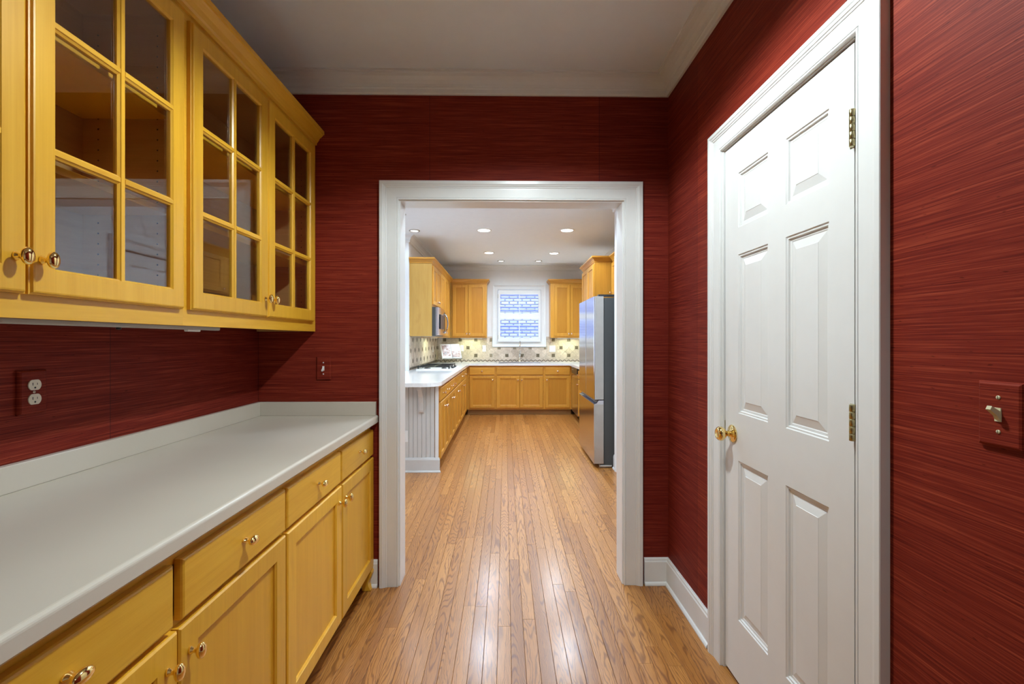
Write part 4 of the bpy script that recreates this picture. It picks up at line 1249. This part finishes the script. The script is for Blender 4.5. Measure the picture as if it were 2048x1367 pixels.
# ------------------------------------------------------------------ lamps
def spot(name, loc, energy, size, color, radius, blend=0.6):
    l = bpy.data.lights.new(name, 'SPOT')
    l.energy = energy
    l.spot_size = R(size)
    l.spot_blend = blend
    l.color = color
    l.shadow_soft_size = radius
    o = bpy.data.objects.new(name, l)
    o.location = loc
    COL.objects.link(o)
    return o
DOWN = lambda z: Fr((0, 0, z), (1, 0, 0), (0, 1, 0), (0, 0, -1))
def can(label, x, y, r, energy, color, lens, size=160, blend=0.7, group='recessed ceiling lights', name='recessed_light'):
    t = thing(name, label, 'ceiling light', (x, y, ZC), group)
    f = DOWN(ZC)
    MB().lathe(f, x, y, [(r + 0.018, 0.0004), (r + 0.018, 0.003), (r + 0.012, 0.006), (r, 0.007), (r - 0.002, 0.003)], 32).build('trim_ring', 'steelside' if lens == 'lens2' else 'white', t)
    MB().lathe(f, x, y, [(r - 0.001, 0.0006), (r - 0.001, 0.004), (r * 0.6, 0.0058), (0.0, 0.0064)], 32).build('lens', lens, t)
    s = spot('lamp', (x, y, ZC - 0.02), energy, size, color, max(r * 0.8, 0.03), blend)
    s.parent = t
    s.location = Vector((x, y, ZC - 0.02)) - WL[t.name]
    return t
can('bright recessed light over the aisle, nearer left of the large four', -0.266, 5.78, 0.078, CAN_KITCHEN, LAMP_WARM, 'lens')
can('bright recessed light over the aisle, nearer right of the large four', 0.787, 5.765, 0.078, CAN_KITCHEN, LAMP_WARM, 'lens')
can('bright recessed light over the aisle, farther left of the large four', -0.255, 7.265, 0.070, CAN_KITCHEN, LAMP_WARM, 'lens')
can('bright recessed light over the aisle, farther right of the large four', 0.786, 7.29, 0.070, CAN_KITCHEN, LAMP_WARM, 'lens')
can('small recessed light above the sink, left of its pair', -0.07, 8.017, 0.046, CAN_SMALL, LAMP_WARM, 'lens2')
can('small recessed light above the sink, right of its pair', 0.59, 8.007, 0.046, CAN_SMALL, LAMP_WARM, 'lens2')
can('small recessed light by the left wall crown above the peninsula', -1.154, 5.82, 0.052, CAN_SMALL, LAMP_WARM, 'lens2')
can('small recessed light at the left edge of the opening, mostly hidden', -1.165, 5.06, 0.052, CAN_SMALL, LAMP_WARM, 'lens2')
can('recessed light over the near kitchen floor, hidden by the door head, left', -0.266, 4.05, 0.078, CAN_KITCHEN, LAMP_WARM, 'lens')
can('recessed light over the near kitchen floor, hidden by the door head, right', 0.60, 4.05, 0.078, CAN_KITCHEN, LAMP_WARM, 'lens')
can('added unseen fill lamp just inside the kitchen, brightening the jambs', 0.10, 2.98, 0.078, CAN_KITCHEN * 0.5, LAMP_WARM, 'lens')  # extra lamp added to brighten the jambs and near floor
can('added unseen fill lamp over the eating area past the peninsula', -2.5, 4.3, 0.078, CAN_KITCHEN, LAMP_WARM, 'lens')  # extra lamp added for light from the unseen eating area
pl = thing('ceiling_fixture', 'small drum ceiling fixture hanging above the pantry, just over the picture', 'ceiling light', (0.12, 1.32, ZC))
fd = DOWN(ZC)
MB().lathe(fd, 0.12, 1.32, [(0.065, 0.0005), (0.065, 0.012), (0.05, 0.022), (0.010, 0.026), (0.010, 0.06)], 28).build('canopy', 'oldbrass', pl)
MB().lathe(fd, 0.12, 1.32, [(0.010, 0.06), (0.085, 0.062), (0.110, 0.072), (0.115, 0.125), (0.112, 0.125), (0.107, 0.076), (0.08, 0.066)], 32).build('shade', 'oldbrass', pl)
MB().lathe(fd, 0.12, 1.32, [(0.018, 0.063), (0.03, 0.085), (0.042, 0.108), (0.036, 0.132), (0.018, 0.146), (0.0, 0.149)], 24).build('bulb', 'lens', pl)
s0 = spot('lamp', (0, 0, 0), CAN_PANTRY, 154, LAMP_PANTRY, 0.045, 0.35)
s0.parent = pl
s0.location = Vector((0.12, 1.32, 2.545)) - WL[pl.name]
can('added fill lamp in the pantry ceiling, unseen behind the viewer', 0.30, -0.55, 0.075, CAN_PANTRY * 0.25, LAMP_PANTRY, 'lens', 124, 0.5)  # added fill lamp out of view, lifts the drawer fronts

def under(label, x, y, z, sx, sy, energy):
    t = MB().cbox(DOWN(z), x - sx / 2, x + sx / 2, y - sy / 2, y + sy / 2, 0, 0.012, 0.003).build('under_cabinet_light', 'white')
    tag(t, label, 'light bar', 'lit under-cabinet lights')
    l = bpy.data.lights.new('tube_lamp', 'AREA')
    l.shape = 'RECTANGLE'
    l.size, l.size_y = sx * 0.9, sy * 0.8
    l.energy = energy
    l.color = (0.82, 1.0, 0.66)
    o = bpy.data.objects.new('tube_lamp', l)
    link(o, (x, y, z - 0.016), t)
under('lit light bar under the cabinet left of the kitchen window', -0.62, 8.40, 1.3485, 0.40, 0.04, UNDER_CAB)
under('lit light bar under the cabinet right of the kitchen window', 1.17, 8.40, 1.3485, 0.40, 0.04, UNDER_CAB)
under('lit light bar under the tall cabinet beside the microwave', -1.13, 7.30, 1.3485, 0.05, 0.40, UNDER_CAB)

for nm, loc, rot, sx, sy in (('window_light_portal', (-4.06, 4.3, 1.5), (0, R(-90), 0), 1.5, 2.4), ('window_light_portal', (0.268, KY + 0.11, 1.76), (R(-90), 0, 0), 0.8, 0.96)):
    l = bpy.data.lights.new(nm, 'AREA')
    l.shape = 'RECTANGLE'
    l.size, l.size_y = sx, sy
    l.cycles.is_portal = True
    o = bpy.data.objects.new(nm, l)
    o.location = loc
    o.rotation_euler = rot
    COL.objects.link(o)
